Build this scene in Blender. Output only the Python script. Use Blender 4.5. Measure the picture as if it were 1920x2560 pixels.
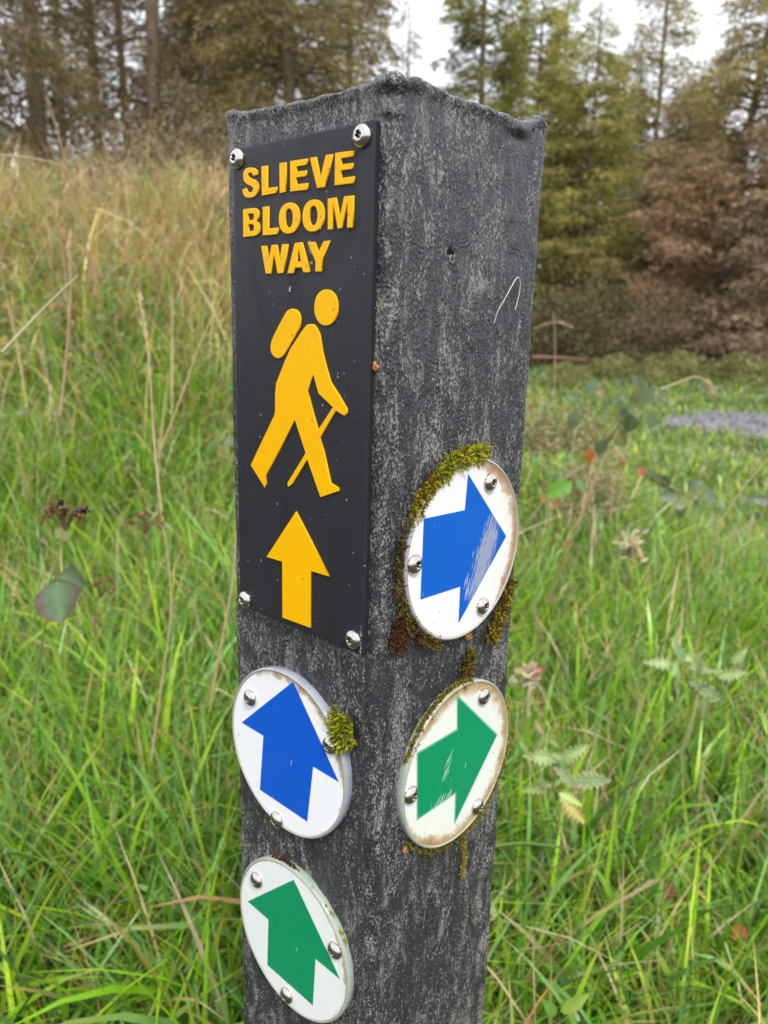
import bpy, math, random
import numpy as np
from mathutils import Vector, Matrix
for o in list(bpy.data.objects): bpy.data.objects.remove(o)
S = bpy.context.scene
COL = S.collection
rnd = random.Random(7)
RG = np.random.RandomState(11)

# ------------------------------------------------------------------ camera
CAM_H = 1.15
PITCH, ROLL, FPX = 0.23453, 0.02840, 1933.0
_f = np.array([0, math.cos(PITCH), -math.sin(PITCH)])
_r = np.array([1.0, 0, 0]); _u = np.cross(_r, _f)
CR = _r*math.cos(ROLL)+_u*math.sin(ROLL); CU = -_r*math.sin(ROLL)+_u*math.cos(ROLL)
cd = bpy.data.cameras.new('camera'); cam = bpy.data.objects.new('camera', cd); COL.objects.link(cam)
cam.matrix_world = Matrix(((CR[0], CU[0], -_f[0], 0), (CR[1], CU[1], -_f[1], 0), (CR[2], CU[2], -_f[2], CAM_H), (0, 0, 0, 1)))
cd.sensor_fit = 'VERTICAL'; cd.sensor_height = 36; cd.lens = FPX/2560*36
cd.clip_start = 0.02; cd.clip_end = 1000
cd.dof.use_dof = True; cd.dof.focus_distance = 0.42; cd.dof.aperture_fstop = 10.5
S.camera = cam

# ------------------------------------------------------------------ light
SUN_EL, SUN_AZ = math.radians(50), math.radians(165)     # azimuth measured from +Y towards +X
w = bpy.data.worlds.new('World'); S.world = w; w.use_nodes = True
wt = w.node_tree; wt.nodes.clear()
sky = wt.nodes.new('ShaderNodeTexSky'); sky.sky_type = 'NISHITA'; sky.sun_disc = False
sky.sun_elevation = SUN_EL; sky.sun_rotation = SUN_AZ
mixs = wt.nodes.new('ShaderNodeMix'); mixs.data_type = 'RGBA'
mixs.inputs['B'].default_value = (11.0, 11.3, 12.1, 1)
cn = wt.nodes.new('ShaderNodeTexNoise'); cn.inputs['Scale'].default_value = 2.2; cn.inputs['Detail'].default_value = 5
cr_ = wt.nodes.new('ShaderNodeMapRange'); cr_.inputs['From Min'].default_value = .35; cr_.inputs['From Max'].default_value = .65
cr_.inputs['To Min'].default_value = .78; cr_.inputs['To Max'].default_value = .97
tc = wt.nodes.new('ShaderNodeTexCoord'); bg = wt.nodes.new('ShaderNodeBackground'); bg.inputs['Strength'].default_value = 0.10
wo = wt.nodes.new('ShaderNodeOutputWorld')
wt.links.new(tc.outputs['Generated'], cn.inputs['Vector']); wt.links.new(cn.outputs['Fac'], cr_.inputs['Value'])
wt.links.new(cr_.outputs['Result'], mixs.inputs['Factor']); wt.links.new(sky.outputs[0], mixs.inputs['A'])
wt.links.new(mixs.outputs['Result'], bg.inputs['Color']); wt.links.new(bg.outputs[0], wo.inputs[0])
sl = bpy.data.lights.new('sun', 'SUN'); sl.energy = 2.3; sl.angle = math.radians(12); sl.color = (1, .95, .87)
so = bpy.data.objects.new('sun', sl); COL.objects.link(so)
sd = Vector((math.sin(SUN_AZ)*math.cos(SUN_EL), math.cos(SUN_AZ)*math.cos(SUN_EL), math.sin(SUN_EL)))
so.rotation_euler = sd.to_track_quat('Z', 'Y').to_euler()
S.view_settings.view_transform = 'Standard'; S.view_settings.look = 'None'
S.view_settings.exposure = 0.62; S.view_settings.gamma = 1
S.view_settings.use_curve_mapping = False
try:
    S.cycles.max_bounces = 8; S.cycles.transparent_max_bounces = 8
except Exception: pass

# ------------------------------------------------------------------ helpers
def tag(o, label=None, cat=None, group=None, kind=None):
    if label: o['label'] = label
    if cat: o['category'] = cat
    if group: o['group'] = group
    if kind: o['kind'] = kind
    return o
def link(name, me, parent=None, loc=None, mat=None):
    o = bpy.data.objects.new(name, me); COL.objects.link(o)
    if parent: o.parent = parent
    if loc is not None: o.location = loc
    if mat: me.materials.append(mat)
    return o
def empty(name, loc, rz=0):
    o = bpy.data.objects.new(name, None); COL.objects.link(o); o.location = loc; o.rotation_euler[2] = rz; return o
def npmesh(name, V, F, col=None, smooth=False):
    """V (n,3); F (m,k) with k=3 or 4, or a list of such arrays; col (n,3) vertex colour of the thing itself"""
    me = bpy.data.meshes.new(name)
    if not isinstance(F, (list, tuple)): F = [F]
    F = [np.asarray(f) for f in F if len(f)]
    V = np.asarray(V, float)
    me.vertices.add(len(V)); me.vertices.foreach_set('co', V.astype(np.float32).ravel())
    idx = np.concatenate([f.ravel() for f in F]); cnt = np.concatenate([np.full(len(f), f.shape[1]) for f in F])
    me.loops.add(len(idx)); me.loops.foreach_set('vertex_index', idx.astype(np.int32))
    me.polygons.add(len(cnt)); st = np.concatenate([[0], np.cumsum(cnt)[:-1]])
    me.polygons.foreach_set('loop_start', st.astype(np.int32)); me.polygons.foreach_set('loop_total', cnt.astype(np.int32))
    if smooth: me.polygons.foreach_set('use_smooth', np.ones(len(cnt), bool))
    me.update(calc_edges=True)
    if col is not None:
        a = me.color_attributes.new('Col', 'FLOAT_COLOR', 'POINT')
        c = np.ones((len(V), 4), np.float32); c[:, :3] = col; a.data.foreach_set('color', c.ravel())
    return me
class Acc:
    def __init__(s): s.V = []; s.F3 = []; s.F4 = []; s.C = []; s.n = 0
    def add(s, V, F, col):
        V = np.asarray(V, float).reshape(-1, 3); F = np.asarray(F)+s.n
        (s.F3 if F.shape[1] == 3 else s.F4).append(F)
        s.V.append(V); s.C.append(np.broadcast_to(np.asarray(col, float), V.shape)); s.n += len(V)
    def mesh(s, name, smooth=False):
        fs = []
        if s.F3: fs.append(np.concatenate(s.F3))
        if s.F4: fs.append(np.concatenate(s.F4))
        return npmesh(name, np.concatenate(s.V), fs, np.concatenate(s.C), smooth)
def hashn(ix, iy, iz, seed):
    h = (ix.astype(np.int64)*374761393+iy.astype(np.int64)*668265263+iz.astype(np.int64)*2147483647+seed*974634777) & 0xffffffff
    h = ((h ^ (h >> 13))*1274126177) & 0xffffffff
    h = h ^ (h >> 16)
    return (h & 0xffff)/65535.0
def vnoise(P, freq=1, seed=0):
    P = np.asarray(P, float)*freq
    i = np.floor(P); f = P-i; f = f*f*(3-2*f); ix, iy, iz = i[..., 0], i[..., 1], i[..., 2]
    out = 0
    for dx in (0, 1):
        for dy in (0, 1):
            for dz in (0, 1):
                wgt = (f[..., 0] if dx else 1-f[..., 0])*(f[..., 1] if dy else 1-f[..., 1])*(f[..., 2] if dz else 1-f[..., 2])
                out = out+wgt*hashn(ix+dx, iy+dy, iz+dz, seed)
    return out
def sm(t): t = np.clip(t, 0, 1); return t*t*(3-2*t)
def unit(v): return v/np.maximum(np.linalg.norm(v, axis=-1, keepdims=True), 1e-9)
def at(px, py, Y):
    """the point seen at photo pixel (px, py) that lies Y metres ahead of the camera position"""
    d = _f+CR*(px-960)/FPX-CU*(py-1280)/FPX
    return np.array([0, 0, CAM_H])+d*(Y/d[1])

ZB = CAM_H+0.02779376        # height of the zero of the post's face coordinates
# ------------------------------------------------------------------ materials
def mat(name):
    m = bpy.data.materials.new(name); m.use_nodes = True
    nt = m.node_tree; b = nt.nodes['Principled BSDF']
    return m, nt, b
def N(nt, t, **kw):
    n = nt.nodes.new(t)
    for k, v in kw.items():
        if k in n.inputs: n.inputs[k].default_value = v
        else: setattr(n, k, v)
    return n
def ramp(nt, stops, interp='LINEAR'):
    r = nt.nodes.new('ShaderNodeValToRGB'); r.color_ramp.interpolation = interp
    e = r.color_ramp.elements
    while len(e) < len(stops): e.new(.5)
    for el, (p, c) in zip(e, stops):
        el.position = p; el.color = (c, c, c, 1) if isinstance(c, (int, float)) else (*c, 1)
    return r
def mixc(nt, fac, a, b, blend='MIX'):
    m = nt.nodes.new('ShaderNodeMix'); m.data_type = 'RGBA'; m.blend_type = blend
    for sck, v in (('Factor', fac), ('A', a), ('B', b)):
        if hasattr(v, 'is_output') or isinstance(v, bpy.types.NodeSocket): nt.links.new(v, m.inputs[sck])
        elif isinstance(v, (int, float)): m.inputs[sck].default_value = v
        else: m.inputs[sck].default_value = (*v, 1)
    return m.outputs['Result']
def mth(nt, op, a, b=None, c=None):
    m = nt.nodes.new('ShaderNodeMath'); m.operation = op
    for i, v in enumerate((a, b, c)):
        if v is None: continue
        if isinstance(v, bpy.types.NodeSocket): nt.links.new(v, m.inputs[i])
        else: m.inputs[i].default_value = v
    return m.outputs[0]
def vmap(nt, vec, scale, loc=(0, 0, 0)):
    m = nt.nodes.new('ShaderNodeMapping'); m.inputs['Scale'].default_value = scale; m.inputs['Location'].default_value = loc
    nt.links.new(vec, m.inputs['Vector']); return m.outputs[0]
def noise(nt, vec, scale, detail=4, rough=.55, dist=0):
    n = N(nt, 'ShaderNodeTexNoise', Scale=scale, Detail=detail, Roughness=rough, Distortion=dist); nt.links.new(vec, n.inputs['Vector']); return n.outputs['Fac']
def objc(nt): return nt.nodes.new('ShaderNodeTexCoord').outputs['Object']
def simple(name, col, rough=.5, metal=0, spec=.5, coat=0):
    m, nt, b = mat(name)
    b.inputs['Base Color'].default_value = (*col, 1); b.inputs['Roughness'].default_value = rough
    b.inputs['Metallic'].default_value = metal; b.inputs['Specular IOR Level'].default_value = spec; b.inputs['Coat Weight'].default_value = coat
    return m

def foliage(name, trans=.35, rough=.45, spec=.4, vary=.35, fine=60):
    m, nt, b = mat(name)
    at_ = nt.nodes.new('ShaderNodeAttribute'); at_.attribute_name = 'Col'
    nz = noise(nt, objc(nt), fine, 2)
    r = N(nt, 'ShaderNodeMapRange'); r.inputs['To Min'].default_value = 1-vary; r.inputs['To Max'].default_value = 1+vary
    nt.links.new(nz, r.inputs['Value'])
    c = nt.nodes.new('ShaderNodeVectorMath'); c.operation = 'SCALE'
    nt.links.new(at_.outputs['Color'], c.inputs[0]); nt.links.new(r.outputs[0], c.inputs['Scale'])
    nt.links.new(c.outputs[0], b.inputs['Base Color']); b.inputs['Roughness'].default_value = rough; b.inputs['Specular IOR Level'].default_value = spec
    if trans > 0:
        tr = nt.nodes.new('ShaderNodeBsdfTranslucent'); mx = nt.nodes.new('ShaderNodeMixShader'); mx.inputs[0].default_value = trans
        tcol = mixc(nt, .5, c.outputs[0], (.5, .6, .05), 'MULTIPLY')
        sc = nt.nodes.new('ShaderNodeVectorMath'); sc.operation = 'SCALE'; sc.inputs['Scale'].default_value = 1.7
        nt.links.new(tcol, sc.inputs[0]); nt.links.new(sc.outputs[0], tr.inputs['Color'])
        nt.links.new(b.outputs[0], mx.inputs[1]); nt.links.new(tr.outputs[0], mx.inputs[2])
        nt.links.new(mx.outputs[0], nt.nodes['Material Output'].inputs[0])
    return m
M_grass = foliage('grass_blade', .32, .32, .42, .30, 30)
M_leaf = foliage('leaf', .25, .42, .4, .3, 90)
M_needle = foliage('needles', .42, .7, .2, .3, 3)
M_bark = foliage('bark', 0, .9, .15, .45, 14)
M_moss = foliage('moss', .25, .6, .3, .3, 400)

# recycled plastic of the post: smeared, wrinkled, with pale weathered flecks in vertical drifts
def post_material():
    m, nt, b = mat('recycled_plastic')
    oc = objc(nt)
    wn = N(nt, 'ShaderNodeTexNoise', Scale=28, Detail=2, Roughness=.5); nt.links.new(vmap(nt, oc, (1, 1, .55)), wn.inputs['Vector'])
    wv = nt.nodes.new('ShaderNodeVectorMath'); wv.operation = 'MULTIPLY_ADD'
    nt.links.new(wn.outputs['Color'], wv.inputs[0]); wv.inputs[1].default_value = (.024, .024, .03)
    nt.links.new(vmap(nt, oc, (1, 1, .6)), wv.inputs[2]); wc = wv.outputs[0]
    wn2 = N(nt, 'ShaderNodeTexNoise', Scale=120, Detail=2, Roughness=.5); nt.links.new(wc, wn2.inputs['Vector'])
    wv2 = nt.nodes.new('ShaderNodeVectorMath'); wv2.operation = 'MULTIPLY_ADD'
    nt.links.new(wn2.outputs['Color'], wv2.inputs[0]); wv2.inputs[1].default_value = (.0055,)*3; nt.links.new(wc, wv2.inputs[2]); wc2 = wv2.outputs[0]
    # contour-like creases
    a = noise(nt, wc2, 75, 1.5, .5)
    cr = mth(nt, 'ABSOLUTE', mth(nt, 'SINE', mth(nt, 'MULTIPLY', a, 42)))
    fv = nt.nodes.new('ShaderNodeVectorMath'); fv.operation = 'MULTIPLY_ADD'
    nt.links.new(wn2.outputs['Color'], fv.inputs[0]); fv.inputs[1].default_value = (.0022,)*3; nt.links.new(vmap(nt, oc, (1, 1, .72)), fv.inputs[2])
    f1 = noise(nt, fv.outputs[0], 760, 2.5, .62)
    f2 = noise(nt, fv.outputs[0], 1500, 2, .6)
    # height
    h = mth(nt, 'ADD', mth(nt, 'MULTIPLY', cr, .26), mth(nt, 'MULTIPLY', f1, 1.15))
    h = mth(nt, 'ADD', h, mth(nt, 'MULTIPLY', noise(nt, wc, 38, 3), 1.3))
    bp = N(nt, 'ShaderNodeBump', Strength=.8, Distance=.0009); nt.links.new(h, bp.inputs['Height']); nt.links.new(bp.outputs[0], b.inputs['Normal'])
    # colour
    base = mixc(nt, noise(nt, wc, 22, 3), (.015, .015, .019), (.036, .036, .044))
    patch = noise(nt, vmap(nt, oc, (1, 1, .38)), 60, 6, .75, 1.2)
    big = noise(nt, vmap(nt, oc, (1, 1, .6)), 9, 2, .5)
    pm = ramp(nt, [(.45, 0.0), (.60, 1.0)]); nt.links.new(mth(nt, 'ADD', mth(nt, 'MULTIPLY', patch, .75), mth(nt, 'MULTIPLY', big, .28)), pm.inputs[0])
    fl = mth(nt, 'ADD', mth(nt, 'MULTIPLY', f1, .62), mth(nt, 'MULTIPLY', f2, .38))
    fl = mth(nt, 'ADD', fl, mth(nt, 'MULTIPLY', mth(nt, 'SUBTRACT', cr, .5), .035))
    flm = mth(nt, 'ADD', mth(nt, 'SUBTRACT', fl, .022), mth(nt, 'MULTIPLY', pm.outputs[0], .125))
    fr = ramp(nt, [(.560, 0.0), (.65, 1.0)]); nt.links.new(flm, fr.inputs[0])
    tint = mixc(nt, noise(nt, wc, 60, 2), (.16, .16, .165), (.37, .35, .30))
    fac = mth(nt, 'MULTIPLY', fr.outputs[0], .85)
    c = mixc(nt, fac, base, tint)
    sm1 = noise(nt, vmap(nt, wc2, (1, 1, .3)), 210, 4, .68)
    smr = ramp(nt, [(.52, 0.0), (.66, 1.0)]); nt.links.new(mth(nt, 'ADD', sm1, mth(nt, 'MULTIPLY', mth(nt, 'SUBTRACT', pm.outputs[0], .5), .10)), smr.inputs[0])
    c = mixc(nt, mth(nt, 'MULTIPLY', smr.outputs[0], .42), c, (.21, .205, .195))
    dkr = ramp(nt, [(.34, 1.0), (.44, 0.0)]); nt.links.new(noise(nt, vmap(nt, wc, (1, 1, .5)), 70, 4, .65), dkr.inputs[0])
    c = mixc(nt, mth(nt, 'MULTIPLY', dkr.outputs[0], .65), c, (.018, .018, .022))
    # dark pits
    pt = ramp(nt, [(.30, 1.0), (.36, 0.0)]); nt.links.new(noise(nt, wc2, 260, 2, .5), pt.inputs[0])
    c = mixc(nt, mth(nt, 'MULTIPLY', pt.outputs[0], .7), c, (.010, .010, .012))
    nt.links.new(c, b.inputs['Base Color'])
    rr = N(nt, 'ShaderNodeMapRange'); rr.inputs['To Min'].default_value = .40; rr.inputs['To Max'].default_value = .8
    nt.links.new(fr.outputs[0], rr.inputs['Value'])
    # the melted, cut rim at the top is smoother and shinier
    sz = nt.nodes.new('ShaderNodeSeparateXYZ'); nt.links.new(oc, sz.inputs[0])
    rim = N(nt, 'ShaderNodeMapRange'); rim.inputs['From Min'].default_value = ZB+.0755; rim.inputs['From Max'].default_value = ZB+.0785; nt.links.new(sz.outputs[2], rim.inputs['Value'])
    rg_ = mth(nt, 'MULTIPLY_ADD', rim.outputs[0], -.68, 1.0)
    nt.links.new(mth(nt, 'MULTIPLY', rr.outputs[0], rg_), b.inputs['Roughness'])
    b.inputs['Specular IOR Level'].default_value = .5
    return m
M_post = post_material()

def plate_material():
    m, nt, b = mat('black_plate_plastic'); oc = objc(nt)
    sm_ = ramp(nt, [(.5, 0.0), (.75, 1.0)]); nt.links.new(noise(nt, vmap(nt, oc, (1, .5, 1)), 38, 5, .65), sm_.inputs[0])
    sp = ramp(nt, [(.70, 0.0), (.73, 1.0)]); nt.links.new(noise(nt, oc, 420, 1, .5), sp.inputs[0])
    c = mixc(nt, sm_.outputs[0], (.020, .020, .025), (.011, .011, .013))
    c = mixc(nt, mth(nt, 'MULTIPLY', sp.outputs[0], .5), c, (.012, .012, .012))
    sp2 = ramp(nt, [(.755, 0.0), (.78, 1.0)]); nt.links.new(noise(nt, vmap(nt, oc, (1, 1, 1), (3, 4, 5)), 330, 1, .5), sp2.inputs[0])
    c = mixc(nt, mth(nt, 'MULTIPLY', sp2.outputs[0], .6), c, (.35, .34, .33))
    nt.links.new(c, b.inputs['Base Color'])
    rr = N(nt, 'ShaderNodeMapRange'); b.inputs['Specular IOR Level'].default_value = .27; rr.inputs['To Min'].default_value = .42; rr.inputs['To Max'].default_value = .6
    nt.links.new(sm_.outputs[0], rr.inputs['Value']); nt.links.new(rr.outputs[0], b.inputs['Roughness'])
    bp = N(nt, 'ShaderNodeBump', Strength=.25, Distance=.0004); nt.links.new(noise(nt, oc, 700, 3), bp.inputs['Height']); nt.links.new(bp.outputs[0], b.inputs['Normal'])
    return m
M_plate = plate_material()

def yellow_material():
    m, nt, b = mat('yellow_infill_paint'); oc = objc(nt)
    c = mixc(nt, noise(nt, oc, 90, 4, .6), (.74, .38, .0), (.80, .43, .001))
    sp = ramp(nt, [(.76, 0.0), (.79, 1.0)]); nt.links.new(noise(nt, oc, 260, 1, .5), sp.inputs[0])
    c = mixc(nt, mth(nt, 'MULTIPLY', sp.outputs[0], .7), c, (.30, .13, .02))
    nt.links.new(c, b.inputs['Base Color']); b.inputs['Roughness'].default_value = .38; b.inputs['Specular IOR Level'].default_value = .14
    bp = N(nt, 'ShaderNodeBump', Strength=.3, Distance=.0006); nt.links.new(noise(nt, oc, 160, 2), bp.inputs['Height']); nt.links.new(bp.outputs[0], b.inputs['Normal'])
    return m
M_yellow = yellow_material()

def disc_face(name, white, rustcol, rust, seed, ang0, ang1):
    """white face of a disc; stains creep in from the edge, mostly between two angles"""
    m, nt, b = mat(name); oc = objc(nt)
    sx = nt.nodes.new('ShaderNodeSeparateXYZ'); nt.links.new(oc, sx.inputs[0])
    rr = mth(nt, 'SQRT', mth(nt, 'ADD', mth(nt, 'POWER', sx.outputs[0], 2), mth(nt, 'POWER', sx.outputs[1], 2)))
    rn = mth(nt, 'DIVIDE', rr, .0506)
    # cosine of the angle from the stained direction
    mid = (ang0+ang1)/2
    cd_ = mth(nt, 'DIVIDE', mth(nt, 'ADD', mth(nt, 'MULTIPLY', sx.outputs[0], math.cos(mid)), mth(nt, 'MULTIPLY', sx.outputs[1], math.sin(mid))), mth(nt, 'ADD', rr, 1e-5))
    half = math.cos((ang1-ang0)/2)
    am = N(nt, 'ShaderNodeMapRange'); am.inputs['From Min'].default_value = half-.25; am.inputs['From Max'].default_value = half+.15; nt.links.new(cd_, am.inputs['Value'])
    nz = noise(nt, vmap(nt, oc, (1, 1, 1), (seed, 0, 0)), 110, 5, .65)
    e = mth(nt, 'ADD', rn, mth(nt, 'MULTIPLY', mth(nt, 'SUBTRACT', nz, .5), .30))
    e = mth(nt, 'ADD', e, mth(nt, 'MULTIPLY', am.outputs[0], rust*.10))
    er = ramp(nt, [(.985, 0.0), (1.03, .65), (1.08, 1.0)]); 
    nt.links.new(e, er.inputs[0])
    # map >1 values back: divide first
    ed = mth(nt, 'DIVIDE', e, 1.25); er.color_ramp.elements[0].position = .80; er.color_ramp.elements[1].position = .84; er.color_ramp.elements[2].position = .90
    nt.links.new(ed, er.inputs[0])
    soft = ramp(nt, [(.70, 0.0), (.85, .5)]); nt.links.new(ed, soft.inputs[0])
    dirt = noise(nt, vmap(nt, oc, (1, 1, 1), (0, seed, 0)), 30, 4, .6)
    c = mixc(nt, dirt, white, tuple(x*.93 for x in white))
    c = mixc(nt, mth(nt, 'MULTIPLY', soft.outputs[0], mth(nt, 'MULTIPLY', am.outputs[0], dirt)), c, (.62, .55, .30))
    rc = mixc(nt, noise(nt, oc, 160, 4, .7), rustcol, (.10, .075, .015))
    c = mixc(nt, mth(nt, 'MULTIPLY', er.outputs[0], .9), c, rc)
    sp = ramp(nt, [(.74, 0.0), (.77, 1.0)]); nt.links.new(noise(nt, vmap(nt, oc, (1, 1, 1), (seed, seed, 0)), 210, 1), sp.inputs[0])
    c = mixc(nt, mth(nt, 'MULTIPLY', sp.outputs[0], .5), c, (.25, .23, .2))
    nt.links.new(c, b.inputs['Base Color']); b.inputs['Roughness'].default_value = .22; b.inputs['Coat Weight'].default_value = .25; b.inputs['Coat Roughness'].default_value = .05
    bp = N(nt, 'ShaderNodeBump', Strength=.12, Distance=.0008); nt.links.new(noise(nt, oc, 45, 2), bp.inputs['Height']); nt.links.new(bp.outputs[0], b.inputs['Normal'])
    return m
def arrow_material(name, col, edgefade, scr):
    """printed arrow; scr = (cx, cy, rx, ry, slant) of a scratched area in disc millimetres"""
    m, nt, b = mat(name); oc = objc(nt)
    c = mixc(nt, noise(nt, oc, 25, 3), col, tuple(x*.9+.004 for x in col))
    sx = nt.nodes.new('ShaderNodeSeparateXYZ'); nt.links.new(oc, sx.inputs[0])
    for (cx, cy, rx, ry, sl, thr, gcol) in scr:
        cx, cy, rx, ry = (v*.001 for v in (cx, cy, rx, ry))
        xs = mth(nt, 'SUBTRACT', mth(nt, 'SUBTRACT', sx.outputs[0], cx), mth(nt, 'MULTIPLY', mth(nt, 'SUBTRACT', sx.outputs[1], cy), sl))
        ys = mth(nt, 'SUBTRACT', sx.outputs[1], cy)
        d = mth(nt, 'ADD', mth(nt, 'POWER', mth(nt, 'DIVIDE', xs, rx), 2), mth(nt, 'POWER', mth(nt, 'DIVIDE', ys, ry), 2))
        cb = nt.nodes.new('ShaderNodeCombineXYZ'); nt.links.new(mth(nt, 'MULTIPLY', xs, 1.0), cb.inputs[0]); nt.links.new(mth(nt, 'MULTIPLY', ys, .085), cb.inputs[1])
        st = noise(nt, cb.outputs[0], 900, 2, .6)
        v = mth(nt, 'SUBTRACT', st, mth(nt, 'MULTIPLY', d, .16))
        r = ramp(nt, [(thr, 0.0), (thr+.02, 1.0)]); nt.links.new(v, r.inputs[0])
        c = mixc(nt, mth(nt, 'MULTIPLY', r.outputs[0], .85), c, gcol)
    sp = ramp(nt, [(.70, 0.0), (.75, 1.0)]); nt.links.new(noise(nt, vmap(nt, oc, (1, .3, 1)), 230, 2), sp.inputs[0])
    c = mixc(nt, mth(nt, 'MULTIPLY', sp.outputs[0], .6), c, (.55, .6, .65))
    nt.links.new(c, b.inputs['Base Color']); b.inputs['Roughness'].default_value = .25; b.inputs['Specular IOR Level'].default_value = .3; b.inputs['Coat Weight'].default_value = .12; b.inputs['Coat Roughness'].default_value = .04
    return m
def edge_material(name, c0, c1):
    m, nt, b = mat(name); oc = objc(nt)
    c = mixc(nt, noise(nt, vmap(nt, oc, (1, 1, 1)), 55, 4, .6), c0, c1)
    st = ramp(nt, [(.62, 0.0), (.72, 1.0)]); nt.links.new(noise(nt, oc, 140, 4, .6), st.inputs[0])
    c = mixc(nt, mth(nt, 'MULTIPLY', st.outputs[0], .6), c, (.16, .13, .07))
    nt.links.new(c, b.inputs['Base Color']); b.inputs['Roughness'].default_value = .16; b.inputs['Coat Weight'].default_value = .5
    return m
M_edge_g = edge_material('acrylic_edge_green', (.20, .27, .22), (.42, .47, .42))
M_edge_b = edge_material('acrylic_edge_blue', (.17, .21, .29), (.40, .43, .46))  # blue-grey tones paint in the reflections of the clear acrylic side wall
def rim_material():
    m, nt, b = mat('clear_rim'); oc = objc(nt)
    c = mixc(nt, noise(nt, oc, 70, 4, .6), (.50, .49, .42), (.22, .20, .13))
    nt.links.new(c, b.inputs['Base Color']); b.inputs['Roughness'].default_value = .15; b.inputs['Coat Weight'].default_value = .6
    return m
M_rim = rim_material()
def steel_material():
    m, nt, b = mat('stainless_steel'); oc = objc(nt)
    c = mixc(nt, noise(nt, oc, 500, 3), (.62, .58, .54), (.50, .46, .42))
    nt.links.new(c, b.inputs['Base Color']); b.inputs['Metallic'].default_value = 1; b.inputs['Roughness'].default_value = .2
    bp = N(nt, 'ShaderNodeBump', Strength=.08, Distance=.0002); nt.links.new(noise(nt, oc, 1500, 2), bp.inputs['Height']); nt.links.new(bp.outputs[0], b.inputs['Normal'])
    return m
M_steel = steel_material()
M_recess = simple('screw_recess', (.07, .055, .04), .5, .6)

# ------------------------------------------------------------------ ground
def gz(x, y):
    x = np.asarray(x, float); y = np.asarray(y, float)
    b = .05*np.clip(y-1.5, 0, 24)+.01*np.clip(y-25.5, 0, None)
    bank = 1.55*sm((y-1.0)/5.5)*sm((1.5-x)/2.9)
    bank = np.where(x > 1.5, 0, bank)
    mound = .34*np.exp(-(((x-.95)/.5)**2+((y-3.7)/.7)**2))
    P = np.stack([x, y, np.zeros_like(x)], -1)
    lump = (vnoise(P, .9, 3)-.5)*.16+(vnoise(P, 3, 4)-.5)*.05
    path = np.exp(-((y-7.45)/1.0)**4)*sm((x-2.3)/.8)+sm((x-1.9)/.3)*np.exp(-((y-4.7)/.4)**4)
    return b+bank+mound+lump*sm((y-.3)/1.2)*(1-.9*np.clip(path, 0, 1))
def grid_mesh(name, xs, ys, dz=0.0):
    X, Y = np.meshgrid(xs, ys); Z = gz(X, Y)+dz
    V = np.stack([X, Y, Z], -1).reshape(-1, 3); nx = len(xs); ny = len(ys)
    i = np.arange(nx*ny).reshape(ny, nx)
    F = np.stack([i[:-1, :-1], i[:-1, 1:], i[1:, 1:], i[1:, :-1]], -1).reshape(-1, 4)
    return npmesh(name, V, F, smooth=True)
def soil_material():
    m, nt, b = mat('thatch_and_soil'); oc = objc(nt)
    c = mixc(nt, noise(nt, oc, 3, 5, .6), (.040, .055, .014), (.060, .048, .022))
    c = mixc(nt, noise(nt, oc, 60, 4, .7), c, (.012, .013, .006))
    nt.links.new(c, b.inputs['Base Color']); b.inputs['Roughness'].default_value = .95
    bp = N(nt, 'ShaderNodeBump', Strength=.8, Distance=.02); nt.links.new(noise(nt, oc, 45, 5), bp.inputs['Height']); nt.links.new(bp.outputs[0], b.inputs['Normal'])
    return m
M_soil = soil_material()
xs = np.concatenate([np.linspace(-150, -13, 20), np.linspace(-12, 12, 161), np.linspace(13, 150, 20)])
ys = np.concatenate([np.linspace(-30, -1, 10), np.linspace(-.6, 14, 130), np.linspace(15, 60, 30), np.linspace(66, 260, 14)])
tag(link('ground', grid_mesh('ground', xs, ys), mat=M_soil), kind='structure')
def gravel_material():
    m, nt, b = mat('grey_gravel'); oc = objc(nt)
    v = N(nt, 'ShaderNodeTexVoronoi', Scale=38); nt.links.new(oc, v.inputs['Vector'])
    sp = nt.nodes.new('ShaderNodeSeparateColor'); nt.links.new(v.outputs['Color'], sp.inputs[0])
    c = mixc(nt, sp.outputs[0], (.09, .09, .105), (.24, .235, .26))
    nt.links.new(c, b.inputs['Base Color']); b.inputs['Roughness'].default_value = .85
    bp = N(nt, 'ShaderNodeBump', Strength=.7, Distance=.015); nt.links.new(v.outputs['Distance'], bp.inputs['Height']); nt.links.new(bp.outputs[0], b.inputs['Normal'])
    return m
M_gravel = gravel_material()
def path_sheet(name, x0, x1, yc, half, bend):
    xs = np.linspace(x0, x1, 120); V = []; nn = 14
    for i, x in enumerate(xs):
        c = yc+bend*(x-x0); e = half*min(1, .12+1.1*((x-x0)/1.3)**.7)
        hw0, hw1 = (e*(1+(float(vnoise(np.array([x, q, 0.]), 1.3, 51))-.5)*.9+(float(vnoise(np.array([x, q, 0.]), 6, 52))-.5)*.6) for q in (0., 7.))
        for k in range(nn+1):
            y = c-hw0+(hw0+hw1)*k/nn; V.append((x, y, float(gz(x, y))+.006))
    V = np.array(V); i = np.arange(len(V)).reshape(len(xs), nn+1)
    F = np.stack([i[:-1, :-1], i[1:, :-1], i[1:, 1:], i[:-1, 1:]], -1).reshape(-1, 4)
    return tag(link(name, npmesh(name, V, F, smooth=True), mat=M_gravel), kind='structure')
path_sheet('path', 2.75, 14, 7.75, .85, -.09)
path_sheet('path', 2.05, 9, 4.72, .3, -.02)
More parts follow.
